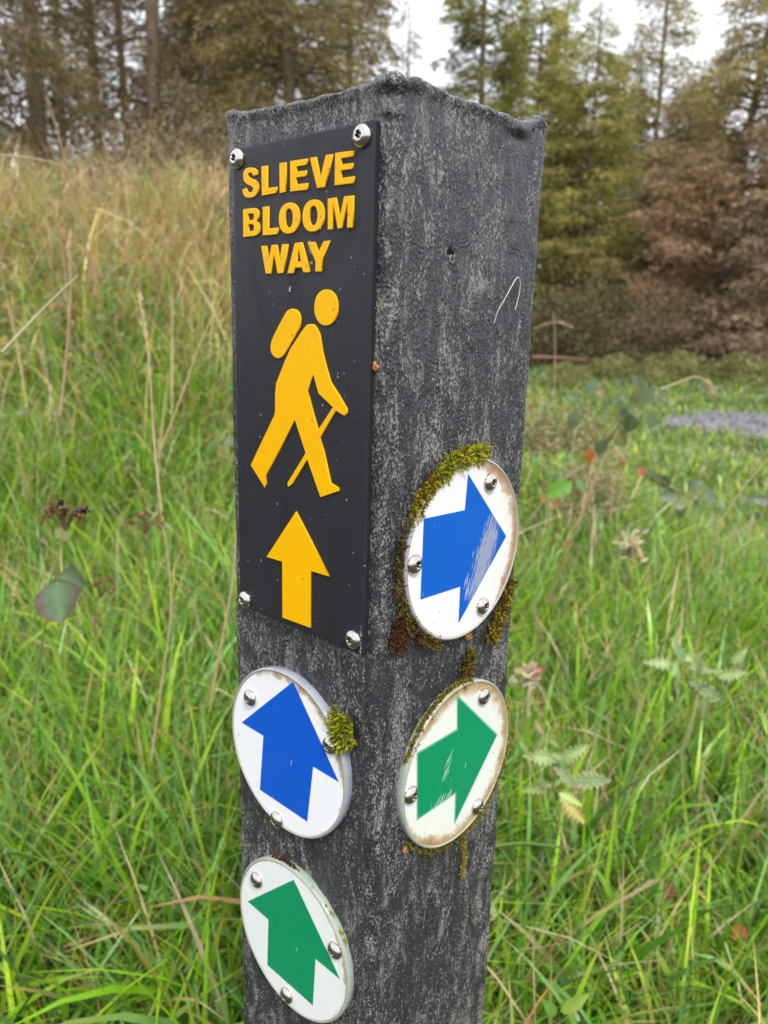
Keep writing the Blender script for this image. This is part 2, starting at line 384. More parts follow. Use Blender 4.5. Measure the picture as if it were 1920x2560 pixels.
def on_path(x, y):
    y = y+(vnoise(np.stack([x, y, 0*x], -1), 5, 61)-.5)*.55; x = x+(vnoise(np.stack([x, y, 0*x+3], -1), 4, 62)-.5)*.5
    a = (x > 2.75) & (np.abs(y-(7.75-.09*(x-2.75))) < .85*np.minimum(1, .12+1.1*(np.clip(x-2.75, 0, None)/1.3)**.7)+.02*0)
    b = (x > 2.05) & (np.abs(y-(4.72-.02*(x-2.05))) < .3*np.minimum(1, .12+1.1*(np.clip(x-2.05, 0, None)/1.3)**.7))
    return a | b
# loose stones of the path
n = 2600; X = RG.uniform(2.8, 8, n); Y = RG.uniform(6.3, 8.9, n); k = on_path(X, Y); X, Y = X[k], Y[k]
ac = Acc()
for x, y in zip(X, Y):
    s = RG.uniform(.008, .026); q = RG.normal(size=(6, 3))*.2
    o = np.array([[1, 0, 0], [-1, 0, 0], [0, 1, 0], [0, -1, 0], [0, 0, .7], [0, 0, -.7]])+q
    g = RG.uniform(.08, .28)
    ac.add(o*s+np.array([x, y, float(gz(x, y))+.008+s*.2]), [(0, 2, 4), (2, 1, 4), (1, 3, 4), (3, 0, 4), (2, 0, 5), (1, 2, 5), (3, 1, 5), (0, 3, 5)], (g, g, g*1.07))
tag(link('gravel', ac.mesh('gravel'), mat=M_bark), kind='stuff')

# ------------------------------------------------------------------ the post
YAW = 0.04696499
BX, BY = 0.01778072, 0.37383312
PX = BX*math.cos(YAW)-BY*math.sin(YAW); PY = BX*math.sin(YAW)+BY*math.cos(YAW)
s2 = math.sqrt(.5)
LD, LN = np.array([-s2, s2, 0]), np.array([-s2, -s2, 0])
RD, RN = np.array([s2, s2, 0]), np.array([s2, -s2, 0])
WD = .125
post = empty('waymarker_post', (PX, PY, 0), YAW)
tag(post, 'black recycled plastic waymarker post carrying a walking route sign and four round arrow discs', 'signpost')

topL = [(130, 81), (124.6, 81.4), (122.8, 82.6), (119.9, 82.4), (117.5, 81.4), (110.5, 80.5), (104, 79.3), (101.2, 80.1), (94, 79.4), (81.8, 79.2), (70, 78.5), (58, 78.3), (46.4, 78), (33, 77.9), (22.2, 78.2), (16.7, 78.2), (11.3, 78.8), (8.9, 80), (4.7, 80.8), (1.3, 81), (0, 80.9)]
topR = [(0, 80.9), (2, 80.7), (3.4, 80.3), (4.3, 77.6), (5.0, 77.9), (5.6, 79.4), (8.5, 80.4), (11.8, 81), (14.6, 81.1), (17.1, 80.6), (22, 80.1), (27.2, 79.8), (31.9, 80), (36.3, 78.9), (50, 79.4), (68.7, 79.9), (76.4, 79.4), (81, 79.8), (86.2, 79.8), (92.3, 79.1), (96.4, 79.1), (102.6, 80), (108.8, 81.6), (111.7, 82.7), (112.8, 84.2), (115.3, 85.2), (118, 85.2), (121, 84), (124, 82)]
def build_post():
    # perimeter as (xy point, normal, side, u): left face from back to front, right face front to back, then the two back faces
    step = .00125; per = []
    def seg(a, b, nrm, side, fu):
        L_ = np.linalg.norm(b-a); k = max(2, int(L_/(step if side < 2 else .006)))
        for i in range(k):
            p = a+(b-a)*i/k; per.append((p, nrm, side, fu(p)))
    rf, rb = .0055, .0035
    c0 = np.zeros(3); cL = LD*WD; cR = RD*WD; cB = cL+cR
    def corner(c, n0, n1, r, side0, k):
        cen = c-(n0+n1)*r
        for i in range(k):
            t = (i+.5)/k*math.pi/2; nn = n0*math.cos(t)+n1*math.sin(t); p = cen+nn*r
            per.append((p, nn, side0 if t < math.pi/4 else {0: 1, 1: 2, 2: 3, 3: 0}[side0], None))
    seg(cL-LD*rb, c0+LD*rf, LN, 0, None or (lambda p: p@LD))
    corner(c0, LN, RN, rf, 0, 8)
    seg(c0+RD*rf, cR-RD*rb, RN, 1, lambda p: p@RD)
    corner(cR, RN, -LN, rb, 1, 5)
    seg(cR+LD*rb, cB-LD*rb, -LN, 2, lambda p: 0)
    corner(cB, -LN, -RN, rb, 2, 4)
    seg(cB-RD*rb, cL+RD*rb, -RN, 3, lambda p: 0)
    corner(cL, -RN, LN, rb, 3, 5)
    P = np.array([p for p, *_ in per]); Nn = np.array([q[1] for q in per]); n = len(per)
    uL = P@LD; uR = P@RD
    tl = np.interp(uL*1000, [a for a, b in topL][::-1], [b for a, b in topL][::-1])
    tr = np.interp(uR*1000, [a for a, b in topR], [b for a, b in topR])
    onL = uR < .0056; onR = (uL < .0056)
    top = np.where(uR < uL, tl, tr)
    dist = np.minimum(uL, uR)
    back = 81.5+1.5*np.sin((uL+uR)*90)
    blend = sm(dist/.05); top = (top*(1-blend)+back*blend)*.001
    top = np.where(uL > WD-.002, np.where(uR < .02, .0815, .0845), top) if False else top
    zs = np.concatenate([np.linspace(-ZB-.03, -.47, 24, endpoint=False), np.arange(-.47, .062, .00135)])
    fr = np.linspace(0, 1, 16)[1:]
    rows = []; nrow = []
    for z in zs:
        rows.append(np.column_stack([P[:, :2], np.full(n, z)])); nrow.append(Nn)
    zl = zs[-1]
    for f_ in fr:
        rows.append(np.column_stack([P[:, :2], zl+(top-zl)*f_])); nrow.append(Nn)
    R = np.array(rows); NN = np.array(nrow)
    Q = R*np.array([1, 1, .6])
    d = (vnoise(Q, 45, 1)-.5)*.0010+(vnoise(Q+vnoise(Q, 60, 9)[..., None]*.01, 190, 2)-.5)*.0007+(vnoise(Q, 420, 5)-.5)*.0005
    z_below = top[None, :]-R[..., 2]
    lip = np.exp(-(z_below/.0040)**2)*(.0013+.0010*vnoise(R, 90, 7))
    d = d+lip
    zz = R[..., 2]*1000; ul = (R@LD)*1000; ur = (R@RD)*1000
    def g(side, u, z, su, sz, amp):
        uu = ul if side == 0 else ur; oth = ur if side == 0 else ul
        return amp*.001*np.exp(-((uu-u)/su)**2-((zz-z)/sz)**2)*(oth < 6)
    d = d+g(0, 4.5, 77.5, 4.5, 2.6, 2.6)-g(0, 4.5, 73.2, 5, 1.4, .8)          # knob on the front corner
    d = d+g(0, 5, 67, 4.5, 2.2, 1.6)+g(0, 2, 64.5, 2.5, 1.5, 1.3)-g(0, 5, 63.6, 4, 1.0, 1.0)   # folded plastic under it
    d = d+g(1, 96, 75.5, 8, 2.6, 2.4)-g(1, 96, 71.3, 8, 1.2, .9)               # curled lip of the right face
    d = d+g(1, 13, 78, 5, 2.2, 1.0)
    d = d-g(1, 43.9, 8.4, 1.5, 2.2, 6)+g(1, 46.5, 6, 1.1, 1.6, 1.5)+g(1, 44, 4.8, 1.6, .9, 1.0)    # ragged drill hole
    d = d-g(1, 95, 28, .7, .9, 2)-g(1, 113, 40, .6, .9, 1.5)-g(1, 80, -30, .6, .8, 1.4)
    d = d+g(1, 71, 10, 6, 9, .8)-g(1, 77, 10, 1, 7, .6)
    R = R+NN*d[..., None]
    V = [R.reshape(-1, 3)]; nr = len(R); F = []
    i = np.arange(nr*n).reshape(nr, n); j = np.roll(i, -1, axis=1)
    F.append(np.stack([i[:-1], j[:-1], j[1:], i[1:]], -1).reshape(-1, 4))
    cen = (LD+RD)*WD/2; last = R[-1]; prev = i[-1]; base = nr*n
    for ins, dz in ((.0006, .0007), (.0016, .0012), (.003, .0012), (.0045, .0004), (.007, -.003), (.010, -.006), (.03, -.008), (.06, -.008)):
        k = 1-ins/(WD/2); ring = np.column_stack([cen[0]+(last[:, 0]-cen[0])*k, cen[1]+(last[:, 1]-cen[1])*k, last[:, 2]+dz+(vnoise(last, 150, 8)-.5)*.001])
        if ins > .01: ring[:, 2] = .0725+(vnoise(ring, 60, 4)-.5)*.003
        V.append(ring); cur = np.arange(base, base+n); base += n
        F.append(np.stack([prev, np.roll(prev, -1), np.roll(cur, -1), cur], -1)); prev = cur
    VV = np.concatenate(V); VV[:, 2] += ZB
    return npmesh('post_body', VV, F, smooth=True)
pb = link('post_body', build_post(), post, mat=M_post)

def face_obj(name, me, side, u, z, t, parent, m=None, spin=0):
    """place a mesh drawn in x = right, y = up, z = outwards onto a face (u, z, t in metres)"""
    D, Nn = (LD, LN) if side == 0 else (RD, RN); X = -D if side == 0 else D
    o = bpy.data.objects.new(name, me); COL.objects.link(o)
    if m and not me.materials: me.materials.append(m)
    p = D*u+Nn*t+np.array([0, 0, z+ZB])
    Mx = Matrix(((X[0], 0, Nn[0], p[0]), (X[1], 0, Nn[1], p[1]), (0, 1, 0, p[2]), (0, 0, 0, 1)))
    if spin: Mx = Mx @ Matrix.Rotation(spin, 4, 'Z')
    o['_m'] = 0; del o['_m']
    o.parent = parent
    MW[o.name] = Mx
    if parent is post: o.matrix_basis = Mx
    else: o.matrix_basis = MW[parent.name].inverted() @ Mx
    return o
MW = {}
def flat_curve(name, loops, ext, bev, res=2):
    """filled outline (with holes), extruded and bevelled, as a mesh"""
    cu = bpy.data.curves.new(name, 'CURVE'); cu.dimensions = '2D'; cu.fill_mode = 'BOTH'
    cu.extrude = ext; cu.bevel_depth = bev; cu.bevel_resolution = 1; cu.offset = -bev
    for lp in loops:
        sp = cu.splines.new('POLY'); sp.points.add(len(lp)-1); sp.use_cyclic_u = True
        for q, (x, y) in zip(sp.points, lp): q.co = (x, y, 0, 1)
    ob = bpy.data.objects.new('tmp', cu); COL.objects.link(ob)
    dg = bpy.context.evaluated_depsgraph_get(); me = bpy.data.meshes.new_from_object(ob.evaluated_get(dg)); me.name = name
    bpy.data.objects.remove(ob); bpy.data.curves.remove(cu)
    me.materials.clear()
    return me
def smooth_loop(pts, it=2):
    p = [np.array(q, float) for q in pts]
    for _ in range(it):
        o = []
        for i in range(len(p)):
            a, b = p[i], p[(i+1) % len(p)]; o += [a*.75+b*.25, a*.25+b*.75]
        p = o
    return [tuple(q) for q in p]

# --- sign plate
def plate_mesh():
    x0, x1, y0, y1 = -.1144, -.0090, -.1962, .0628; T = .0026; c = .0009; r = .0015
    prof = [(0.0, -.0012), (0.0, T-c), (.0003, T-.0003), (.0012, T), (.0045, T+.0001)]
    V = []; F = []
    def ring(ins, z):
        a, b, cc, d = x0+ins, x1-ins, y0+ins, y1-ins; rr = max(r-ins, .0002); pts = []
        for (cx, cy, s) in ((b-rr, cc+rr, -90), (b-rr, d-rr, 0), (a+rr, d-rr, 90), (a+rr, cc+rr, 180)):
            for k in range(4):
                t = math.radians(s+30*k); pts.append((cx+rr*math.cos(t), cy+rr*math.sin(t), z))
        return pts
    for ins, z in prof: V += ring(ins, z)
    n = 16
    for k in range(len(prof)-1):
        for i in range(n): F.append((k*n+i, k*n+(i+1) % n, (k+1)*n+(i+1) % n, (k+1)*n+i))
    me = bpy.data.meshes.new('sign_plate'); F.append(tuple(range((len(prof)-1)*n, len(prof)*n))); F.append(tuple(range(n-1, -1, -1)))
    me.from_pydata(V, [], F); me.update(); return me
TP = .0014      # back of the plate stands off the face; front at 4 mm
plate = face_obj('sign_plate', plate_mesh(), 0, 0, 0, TP, post, M_plate)
plate['label'] = 'tall black plate reading SLIEVE BLOOM WAY with yellow walker and arrow'
LET = {
'S': [[(95.55, 47.4), (95.99, 48.61), (96.98, 49.11), (98.53, 49.32), (99.54, 48.97), (99.72, 48.09), (99.11, 47.22), (97.26, 46.45), (94.2, 45.48), (92.08, 44.06), (91.04, 42.18), (91.22, 40.18), (92.4, 38.26), (94.73, 37.1), (98.23, 36.8), (101.76, 37.37), (103.86, 39.01), (104.75, 41.61), (101.42, 42.09), (100.81, 40.8), (99.74, 39.89), (97.79, 39.54), (95.99, 40.01), (95.43, 41.09), (95.95, 42.04), (97.72, 42.79), (100.83, 43.9), (102.92, 45.32), (103.75, 47.22), (103.69, 49.48), (102.63, 51.18), (100.26, 51.83), (97.16, 51.73), (94.1, 51.09), (92.21, 49.74), (91.56, 47.58)]],
'L': [[(88.41, 51.37), (83.71, 51.22), (83.91, 40.41), (76.12, 40.32), (76.87, 37.41), (88.23, 37.0)]],
'I': [[(73.96, 51.29), (69.06, 51.18), (69.1, 37.25), (73.9, 37.02)]],
'E': [[(65.7, 51.36), (52.96, 51.11), (53.47, 48.26), (60.93, 48.3), (60.99, 45.86), (53.66, 45.82), (53.84, 43.16), (61.12, 43.25), (60.98, 40.04), (52.75, 39.95), (52.92, 36.85), (65.64, 37.04)]],
'V': [[(51.1, 51.19), (46.76, 51.1), (43.52, 41.1), (39.8, 51.12), (35.25, 50.99), (40.23, 36.87), (45.82, 36.92)]],
'E2': [[(33.39, 51.3), (20.97, 50.9), (21.26, 48.43), (29.31, 48.51), (29.19, 45.83), (21.55, 45.59), (21.72, 43.13), (29.26, 43.2), (29.07, 39.81), (20.68, 39.86), (20.84, 36.82), (33.56, 37.0)]],
'B': [[(104.27, 31.67), (95.22, 31.64), (93.2, 31.3), (91.6, 30.2), (90.87, 28.6), (91.05, 26.83), (91.9, 25.7), (93.16, 25.0), (91.6, 24.1), (90.58, 22.6), (90.4, 20.4), (90.9, 19.0), (91.96, 18.1), (94.69, 17.5), (104.45, 17.46)], [(99.96, 29.05), (96.43, 28.99), (95.3, 28.5), (94.95, 27.3), (95.3, 26.2), (96.5, 25.69), (99.95, 25.73)], [(99.68, 23.72), (96.53, 23.66), (95.3, 22.9), (95.0, 21.8), (95.4, 20.7), (96.6, 20.15), (99.68, 20.0)]],
'L2': [[(87.55, 31.51), (82.89, 31.52), (83.09, 20.56), (75.37, 20.64), (75.98, 17.31), (87.75, 17.36)]],
'M': [[(38.09, 31.53), (32.51, 31.56), (29.7, 22.52), (26.91, 31.62), (20.82, 31.51), (20.75, 17.36), (24.61, 17.39), (24.6, 29.0), (27.9, 17.46), (31.04, 17.44), (34.26, 29.0), (34.21, 17.33), (37.87, 17.38)]],
'W': [[(89.2, 12.28), (84.92, 12.09), (82.96, 4.43), (80.62, 12.35), (76.31, 12.24), (74.15, 3.9), (72.13, 12.31), (67.65, 12.19), (71.1, -1.96), (75.74, -2.08), (78.57, 7.71), (80.76, -2.01), (85.55, -1.99)]],
'A': [[(62.25, 12.38), (56.81, 12.56), (50.8, -1.48), (51.48, -2.21), (55.63, -1.89), (56.61, 0.36), (61.88, 0.46), (62.94, -2.2), (68.04, -2.26)], [(59.09, 9.37), (57.39, 3.44), (61.04, 3.47)]],
'Y': [[(52.55, 12.44), (47.34, 12.23), (44.62, 7.33), (40.72, 12.21), (36.49, 12.29), (41.92, 3.91), (41.84, -1.92), (46.66, -1.89), (46.57, 2.99)]]}
def ell(cx, cz, a, b, p=2.25, n=40):
    o = []
    for k in range(n):
        t = 2*math.pi*k/n; c, s = math.cos(t), math.sin(t)
        o.append((cx+a*math.copysign(abs(c)**(2/p), c), cz+b*math.copysign(abs(s)**(2/p), s)))
    return o
LET['O'] = [ell(66.65, 24.55, 7.95, 7.45), ell(66.7, 24.6, 3.0, 4.5)]
LET['O2'] = [ell(48.5, 24.5, 7.85, 7.45), ell(48.35, 24.5, 3.0, 4.45)]
pack = [(70.03, -22.59), (67.85, -20.54), (64.4, -19.7), (61.0, -20.17), (58.46, -22.1), (57.61, -24.9), (58.02, -28.17), (59.7, -30.93), (70.09, -42.95), (72.32, -44.86), (75.45, -45.74), (79.07, -45.05), (81.61, -42.58), (82.12, -39.44), (80.81, -36.26), (78.52, -32.79)]
body = [[(50.53, -27.28), (47.67, -27.33), (45.22, -29.26), (43.17, -32.15), (42.16, -35.86), (41.05, -40.64), (38.14, -48.04), (34.84, -55.4), (28.43, -61.69), (22.89, -67.7), (22.68, -69.83), (23.96, -71.31), (26.29, -70.98), (30.47, -69.47), (42.52, -84.34), (39.12, -91.88), (33.97, -107.14), (28.27, -108.82), (27.6, -110.31), (41.46, -116.08), (51.93, -97.3), (63.49, -111.74), (66.65, -114.36), (67.75, -114.53), (68.02, -112.32), (53.59, -94.31), (53.6, -93.44), (61.93, -77.25), (72.98, -92.62), (87.25, -111.06), (86.82, -115.37), (87.54, -118.5), (100.48, -107.0), (78.86, -75.96), (78.38, -73.55), (78.31, -64.71), (77.35, -58.81), (73.7, -52.81), (70.1, -46.63), (65.7, -40.25), (57.16, -31.42), (53.0, -27.8)], [(47.59, -52.66), (43.62, -61.77), (32.88, -67.88), (43.81, -80.8), (47.22, -73.25), (52.36, -60.76)]]
yarrow = [[(61.04, -127.36), (34.2, -158.09), (48.4, -158.5), (48.29, -191.69), (72.67, -192.44), (72.81, -158.76), (86.86, -159.03)]]
def sign_shape(name, loops, t, m, lab=None):
    c = np.mean(np.array(loops[0]), 0)
    lp = [[(-(u-c[0])*.001, (z-c[1])*.001) for u, z in l] for l in loops]
    me = flat_curve(name, lp, .00045, .00022)
    o = face_obj(name, me, 0, c[0]*.001, c[1]*.001, t, plate, m)
    if lab: o['label'] = lab
    return o
for k in ('S', 'L', 'I', 'E', 'V', 'E2', 'B', 'L2', 'O', 'O2', 'M', 'W', 'A', 'Y'):
    sign_shape('letter', LET[k], TP+.0026+.0004, M_yellow, 'raised yellow capital letter '+k[0])
sign_shape('walker_head', [ell(38.75, -19.15, 8.5, 8.7, 2.1)], TP+.003, M_yellow)
sign_shape('walker_backpack', [smooth_loop(pack, 1)], TP+.003, M_yellow)
sign_shape('walker_body', body, TP+.003, M_yellow, 'yellow striding walker figure with walking stick')
sign_shape('arrow', yarrow, TP+.003, M_yellow, 'yellow arrow pointing straight up')

def scuff(u, z, ru, rz_, seed, n=26, col=(.50, .36, .28)):
    a = Acc(); rg = np.random.RandomState(seed)
    for k in range(n):
        p = np.array([rg.normal()*ru*.45, rg.normal()*rz_*.45, rg.uniform(0, .25)])*.001; d_ = unit(np.array([rg.normal()*.5, rg.normal(), .25*abs(rg.normal())])); e_ = unit(np.cross(d_, [0, 0, 1.]))*.00009
        l_ = rg.uniform(.0004, .0012); a.add([p-e_, p+e_, p+d_*l_+e_*.5, p+d_*l_-e_*.5], [(0, 1, 2, 3)], np.array(col)*rg.uniform(.5, 1.4))
    face_obj('scuff', a.mesh('scuff'), 0, u*.001, z*.001, TP+.0034, plate, M_leaf)
scuff(84, 6.8, 1.6, 3.2, 1, 46); scuff(50.4, 10.2, 1.7, 3, 2, 50, (.62, .5, .42)); scuff(37.5, 11.8, 1, 1.2, 3, 16); scuff(49.3, 2.4, .8, .8, 4, 14, (.7, .62, .58))
scuff(9.4, -183, .3, 5, 5, 20, (.6, .6, .6)); scuff(9.4, -192, .4, 4, 6, 22, (.7, .7, .7)); scuff(42.3, 20.5, .5, 3, 7, 14, (.6, .5, .4))
scuff(66, -10, .5, 1.1, 8, 30, (.8, .8, .82)); scuff(47.5, -142, .4, 1.2, 9, 10, (.6, .6, .6)); scuff(29.5, -52, .4, 3, 10, 8, (.6, .5, .3))
def drill_hole():
    n = 20; th = np.arange(n)*2*math.pi/n; a = Acc()
    rings = [(1.0, .55), (.9, .65), (.78, .3), (.6, -.8)]
    w_ = 1+.16*np.sin(3*th+1)+.08*np.sin(7*th)
    V = np.concatenate([np.column_stack([1.25*r*w_*np.cos(th), 2.3*r*w_*np.sin(th), np.full(n, z)]) for r, z in rings])*.001
    i = np.arange(4*n).reshape(4, n); j = np.roll(i, -1, 1); F = np.stack([i[:-1], j[:-1], j[1:], i[1:]], -1).reshape(-1, 4)
    me = npmesh('drill_hole', V, [F, i[3][None, :]], smooth=True); me.materials.append(simple('hole_painted_shade', (.008, .008, .009), .6))  # near-black colour paints in the shade of a deep hole; the bowl is shallow
    face_obj('drill_hole', me, 1, .0439, .0084, .0003, post)
    th = np.linspace(.2, 1.2, 9)*math.pi; V = []
    for t_ in th:
        for q in range(6):
            p = q*math.pi/3; r = 1.35+.42*math.cos(p); V.append(((-.5+r*math.cos(t_+1.2))*.9, (-.9+r*math.sin(t_+1.2))*1.25, .6+.42*math.sin(p)))
    V = np.array(V)*.001; i = np.arange(54).reshape(9, 6); j = np.roll(i, -1, 1); F = np.stack([i[:-1], j[:-1], j[1:], i[1:]], -1).reshape(-1, 4)
    me = npmesh('swarf_curl', V, F, smooth=True); me.materials.append(simple('swarf_plastic', (.20, .21, .24), .28))
    face_obj('swarf_curl', me, 1, .0437, .0075, .0004, post)
drill_hole()
# --- screws: low domed heads with a star socket and a centre pin
def screw_mesh():
    n = 48; th = np.arange(n)*2*math.pi/n; R0 = .0054
    star = .00165+.00038*np.cos(6*th)
    rings = [(np.full(n, R0*.985), -.0002), (np.full(n, R0), .0003)]
    for a in (12, 25, 38, 50, 60): rings.append((np.full(n, R0*math.cos(math.radians(a))), .0003+.0034*math.sin(math.radians(a))))
    rings += [(np.full(n, .00242), .00335), (np.full(n, .00225), .0033), (star+.00012, .00328), (star, .0031), (star*.97, .0012), (np.full(n, .00048), .0012), (np.full(n, .00046), .0023), (np.full(n, .0003), .0025), (np.full(n, .00002), .0025)]
    V = np.concatenate([np.column_stack([r*np.cos(th), r*np.sin(th), np.full(n, z)]) for r, z in rings]); m = len(rings)
    i = np.arange(m*n).reshape(m, n); j = np.roll(i, -1, 1)
    F = np.stack([i[:-1], j[:-1], j[1:], i[1:]], -1).reshape(-1, 4)
    me = npmesh('screw', V, F, smooth=True); me.materials.append(M_steel); me.materials.append(M_recess)
    mi = np.zeros(len(F), np.int32); mi[10*n:13*n] = 1; me.polygons.foreach_set('material_index', mi); return me
scm = screw_mesh()
def screw(side, u, z, t, parent):
    o = face_obj('screw', scm, side, u*.001, z*.001, t, parent, spin=rnd.uniform(0, 1))
    return o
for u, z in ((109.0, 57.3), (16.2, 56.6), (108.0, -191.0), (15.6, -188.6)): screw(0, u, z, TP+.0027, plate)

# --- the four discs
def disc_mesh(r, T):
    n = 128; th = np.arange(n)*2*math.pi/n
    rings = [(r-.0004, -.0008), (r, -.0004), (r, T-.0005), (r-.0002, T-.00015), (r-.0005, T), (r-.0020, T), (r-.0023, T-.0003), (0, T-.0003)]
    V = []; m = len(rings)
    for rr, z in rings[:-1]: V.append(np.column_stack([rr*np.cos(th), rr*np.sin(th), np.full(n, z)]))
    V = np.concatenate(V); i = np.arange((m-1)*n).reshape(m-1, n); j = np.roll(i, -1, 1)
    F = np.stack([i[:-1], j[:-1], j[1:], i[1:]], -1).reshape(-1, 4)
    return V, F, n, m
def make_disc(side, u, z, seed, edge_m, face_m, arrow_m, arrow, screws, lab, alab, border=None):
    r, T = .0526, .0046
    V, F, n, m = disc_mesh(r, T)
    me = npmesh('marker_disc', V, F, smooth=True); me.materials.append(edge_m)
    d = face_obj('marker_disc', me, side, u*.001, z*.001, 0.0002, post); d['label'] = lab
    th = np.arange(n)*2*math.pi/n
    # rim ring (the clear lip of the acrylic) and printed face
    rg = [(r-.0005, T+.0001), (r-.0009, T+.00045), (r-.0014, T+.0004), (r-.0018, T)]
    VV = np.concatenate([np.column_stack([a*np.cos(th), a*np.sin(th), np.full(n, b)]) for a, b in rg]); i = np.arange(4*n).reshape(4, n); j = np.roll(i, -1, 1)
    rm = npmesh('rim', VV, np.stack([i[:-1], j[:-1], j[1:], i[1:]], -1).reshape(-1, 4), smooth=True)
    face_obj('rim', rm, side, u*.001, z*.001, .0002, d, M_rim)
    fr = r-.0016; VV = [np.array([[0, 0, 0]])]; FF = []
    for k, a in enumerate((.25, .5, .75, 1)):
        VV.append(np.column_stack([a*fr*np.cos(th), a*fr*np.sin(th), np.zeros(n)]))
    q = np.arange(1, 1+4*n).reshape(4, n); j = np.roll(q, -1, 1)
    fm = npmesh('printed_face', np.concatenate(VV), [np.stack([np.zeros(n, int), q[0], j[0]], -1), np.stack([q[:-1], q[1:], j[1:], j[:-1]], -1).reshape(-1, 4)], smooth=True)
    face_obj('printed_face', fm, side, u*.001, z*.001, .0002+T-.0001, d, face_m)
    sg = -1 if side == 0 else 1
    lp = [(sg*(a-u)*.001, (b-z)*.001) for a, b in arrow]
    def sheet(name, pts, zz, mt, lb=None):
        cu = flat_curve(name, [pts], 0, 0); o = face_obj(name, cu, side, u*.001, z*.001, zz, d, mt)
        if lb: o['label'] = lb
    tz = .0002+T
    if border:
        sheet('arrow_border', lp, tz, border); c = np.mean(lp, 0)
        lp2 = inset(lp, .0011); sheet('arrow', lp2, tz+.00012, arrow_m, alab)
    else: sheet('arrow', lp, tz+.0001, arrow_m, alab)
    for a, b in screws: screw(side, a, b, tz+.0001, d)
    return d
def inset(lp, dd):
    P = [np.array(q) for q in lp]; n = len(P); A = sum(P[i][0]*P[(i+1) % n][1]-P[(i+1) % n][0]*P[i][1] for i in range(n))
    s = 1 if A > 0 else -1; out = []
    for i in range(n):
        a, b, c = P[i-1], P[i], P[(i+1) % n]
        e1 = (b-a)/np.linalg.norm(b-a); e2 = (c-b)/np.linalg.norm(c-b)
        n1 = s*np.array([-e1[1], e1[0]]); n2 = s*np.array([-e2[1], e2[0]]); h = (n1+n2); h /= np.linalg.norm(h); k = min(2.6, 1/max(.3, float(h@n1)))
        out.append(tuple(b+h*dd*k))
    return out
W1, W2 = (.80, .81, .83), (.74, .78, .75)
R_ = math.radians
BLUE, BLUE2, GREEN = (.0, .085, .53), (.003, .105, .50), (.0, .25, .10)
make_disc(0, 71.1, -278.7, 1, M_edge_b, disc_face('disc_face_blue_left', W1, (.30, .11, .03), .9, 1, R_(5), R_(110)), arrow_material('arrow_blue', BLUE, 0, []),
          [(63.39, -229.28), (24.4, -276.86), (45.78, -276.58), (50.66, -315.28), (95.3, -314.65), (91.27, -275.29), (113.14, -274.82)],
          [(103.3, -254), (31.3, -256.8), (78.2, -327.6)], 'white disc with a dark blue arrow, just below the black plate', 'dark blue arrow pointing straight up')
make_disc(0, 66.1, -408.4, 2, M_edge_g, disc_face('disc_face_green_left', W2, (.28, .18, .07), .5, 5, R_(-10), R_(50)), arrow_material('arrow_green', GREEN, 0, []),
          [(62.81, -362.42), (20.66, -407.53), (42.41, -407.33), (44.5, -443.76), (89.4, -443.36), (87.88, -406.87), (109.73, -405.92)],
          [(99.2, -383), (24.9, -389.5), (69, -453)], 'white disc with a green arrow, lowest on the left face', 'green arrow pointing straight up')
make_disc(1, 64.55, -148.4, 3, M_edge_b, disc_face('disc_face_blue_right', (.75, .75, .74), (.50, .17, .03), 1.35, 9, R_(-45), R_(80)),
          arrow_material('arrow_worn_blue', BLUE2, 0, [(17.5, -8, 8.5, 27, .36, .345, (.30, .33, .40)), (2, -22, 5, 11, .2, .53, (.5, .55, .65))]),
          [(61.86, -104.51), (103.69, -147.55), (60.36, -191.21), (60.18, -169.11), (25.16, -168.15), (25.27, -123.86), (60.67, -124.76)],
          [(82.6, -111.8), (18.3, -147), (82.3, -186.2)], 'mossy white disc with a scratched blue arrow, highest on the right face', 'scratched blue arrow pointing right')
make_disc(1, 69.15, -284.6, 4, M_edge_g, disc_face('disc_face_green_right', (.72, .745, .70), (.56, .27, .025), 1.3, 13, R_(-140), R_(140)),
          arrow_material('arrow_worn_green', GREEN, 0, [(-20, -26, 15, 18, .55, .50, (.50, .62, .54)), (-12, 4, 5, 14, .6, .54, (.5, .64, .55))]),
          [(62.48, -236.29), (109.31, -280.88), (67.01, -326.34), (66.28, -304.05), (29.95, -304.49), (27.38, -259.82), (64.35, -259.45)],
          [(89.6, -247.2), (23, -284.2), (90.2, -323.9)], 'rust stained white disc with a green arrow, lower on the right face', 'scratched green arrow with pale border pointing right', border=simple('arrow_pale_border', (.16, .42, .28), .25))

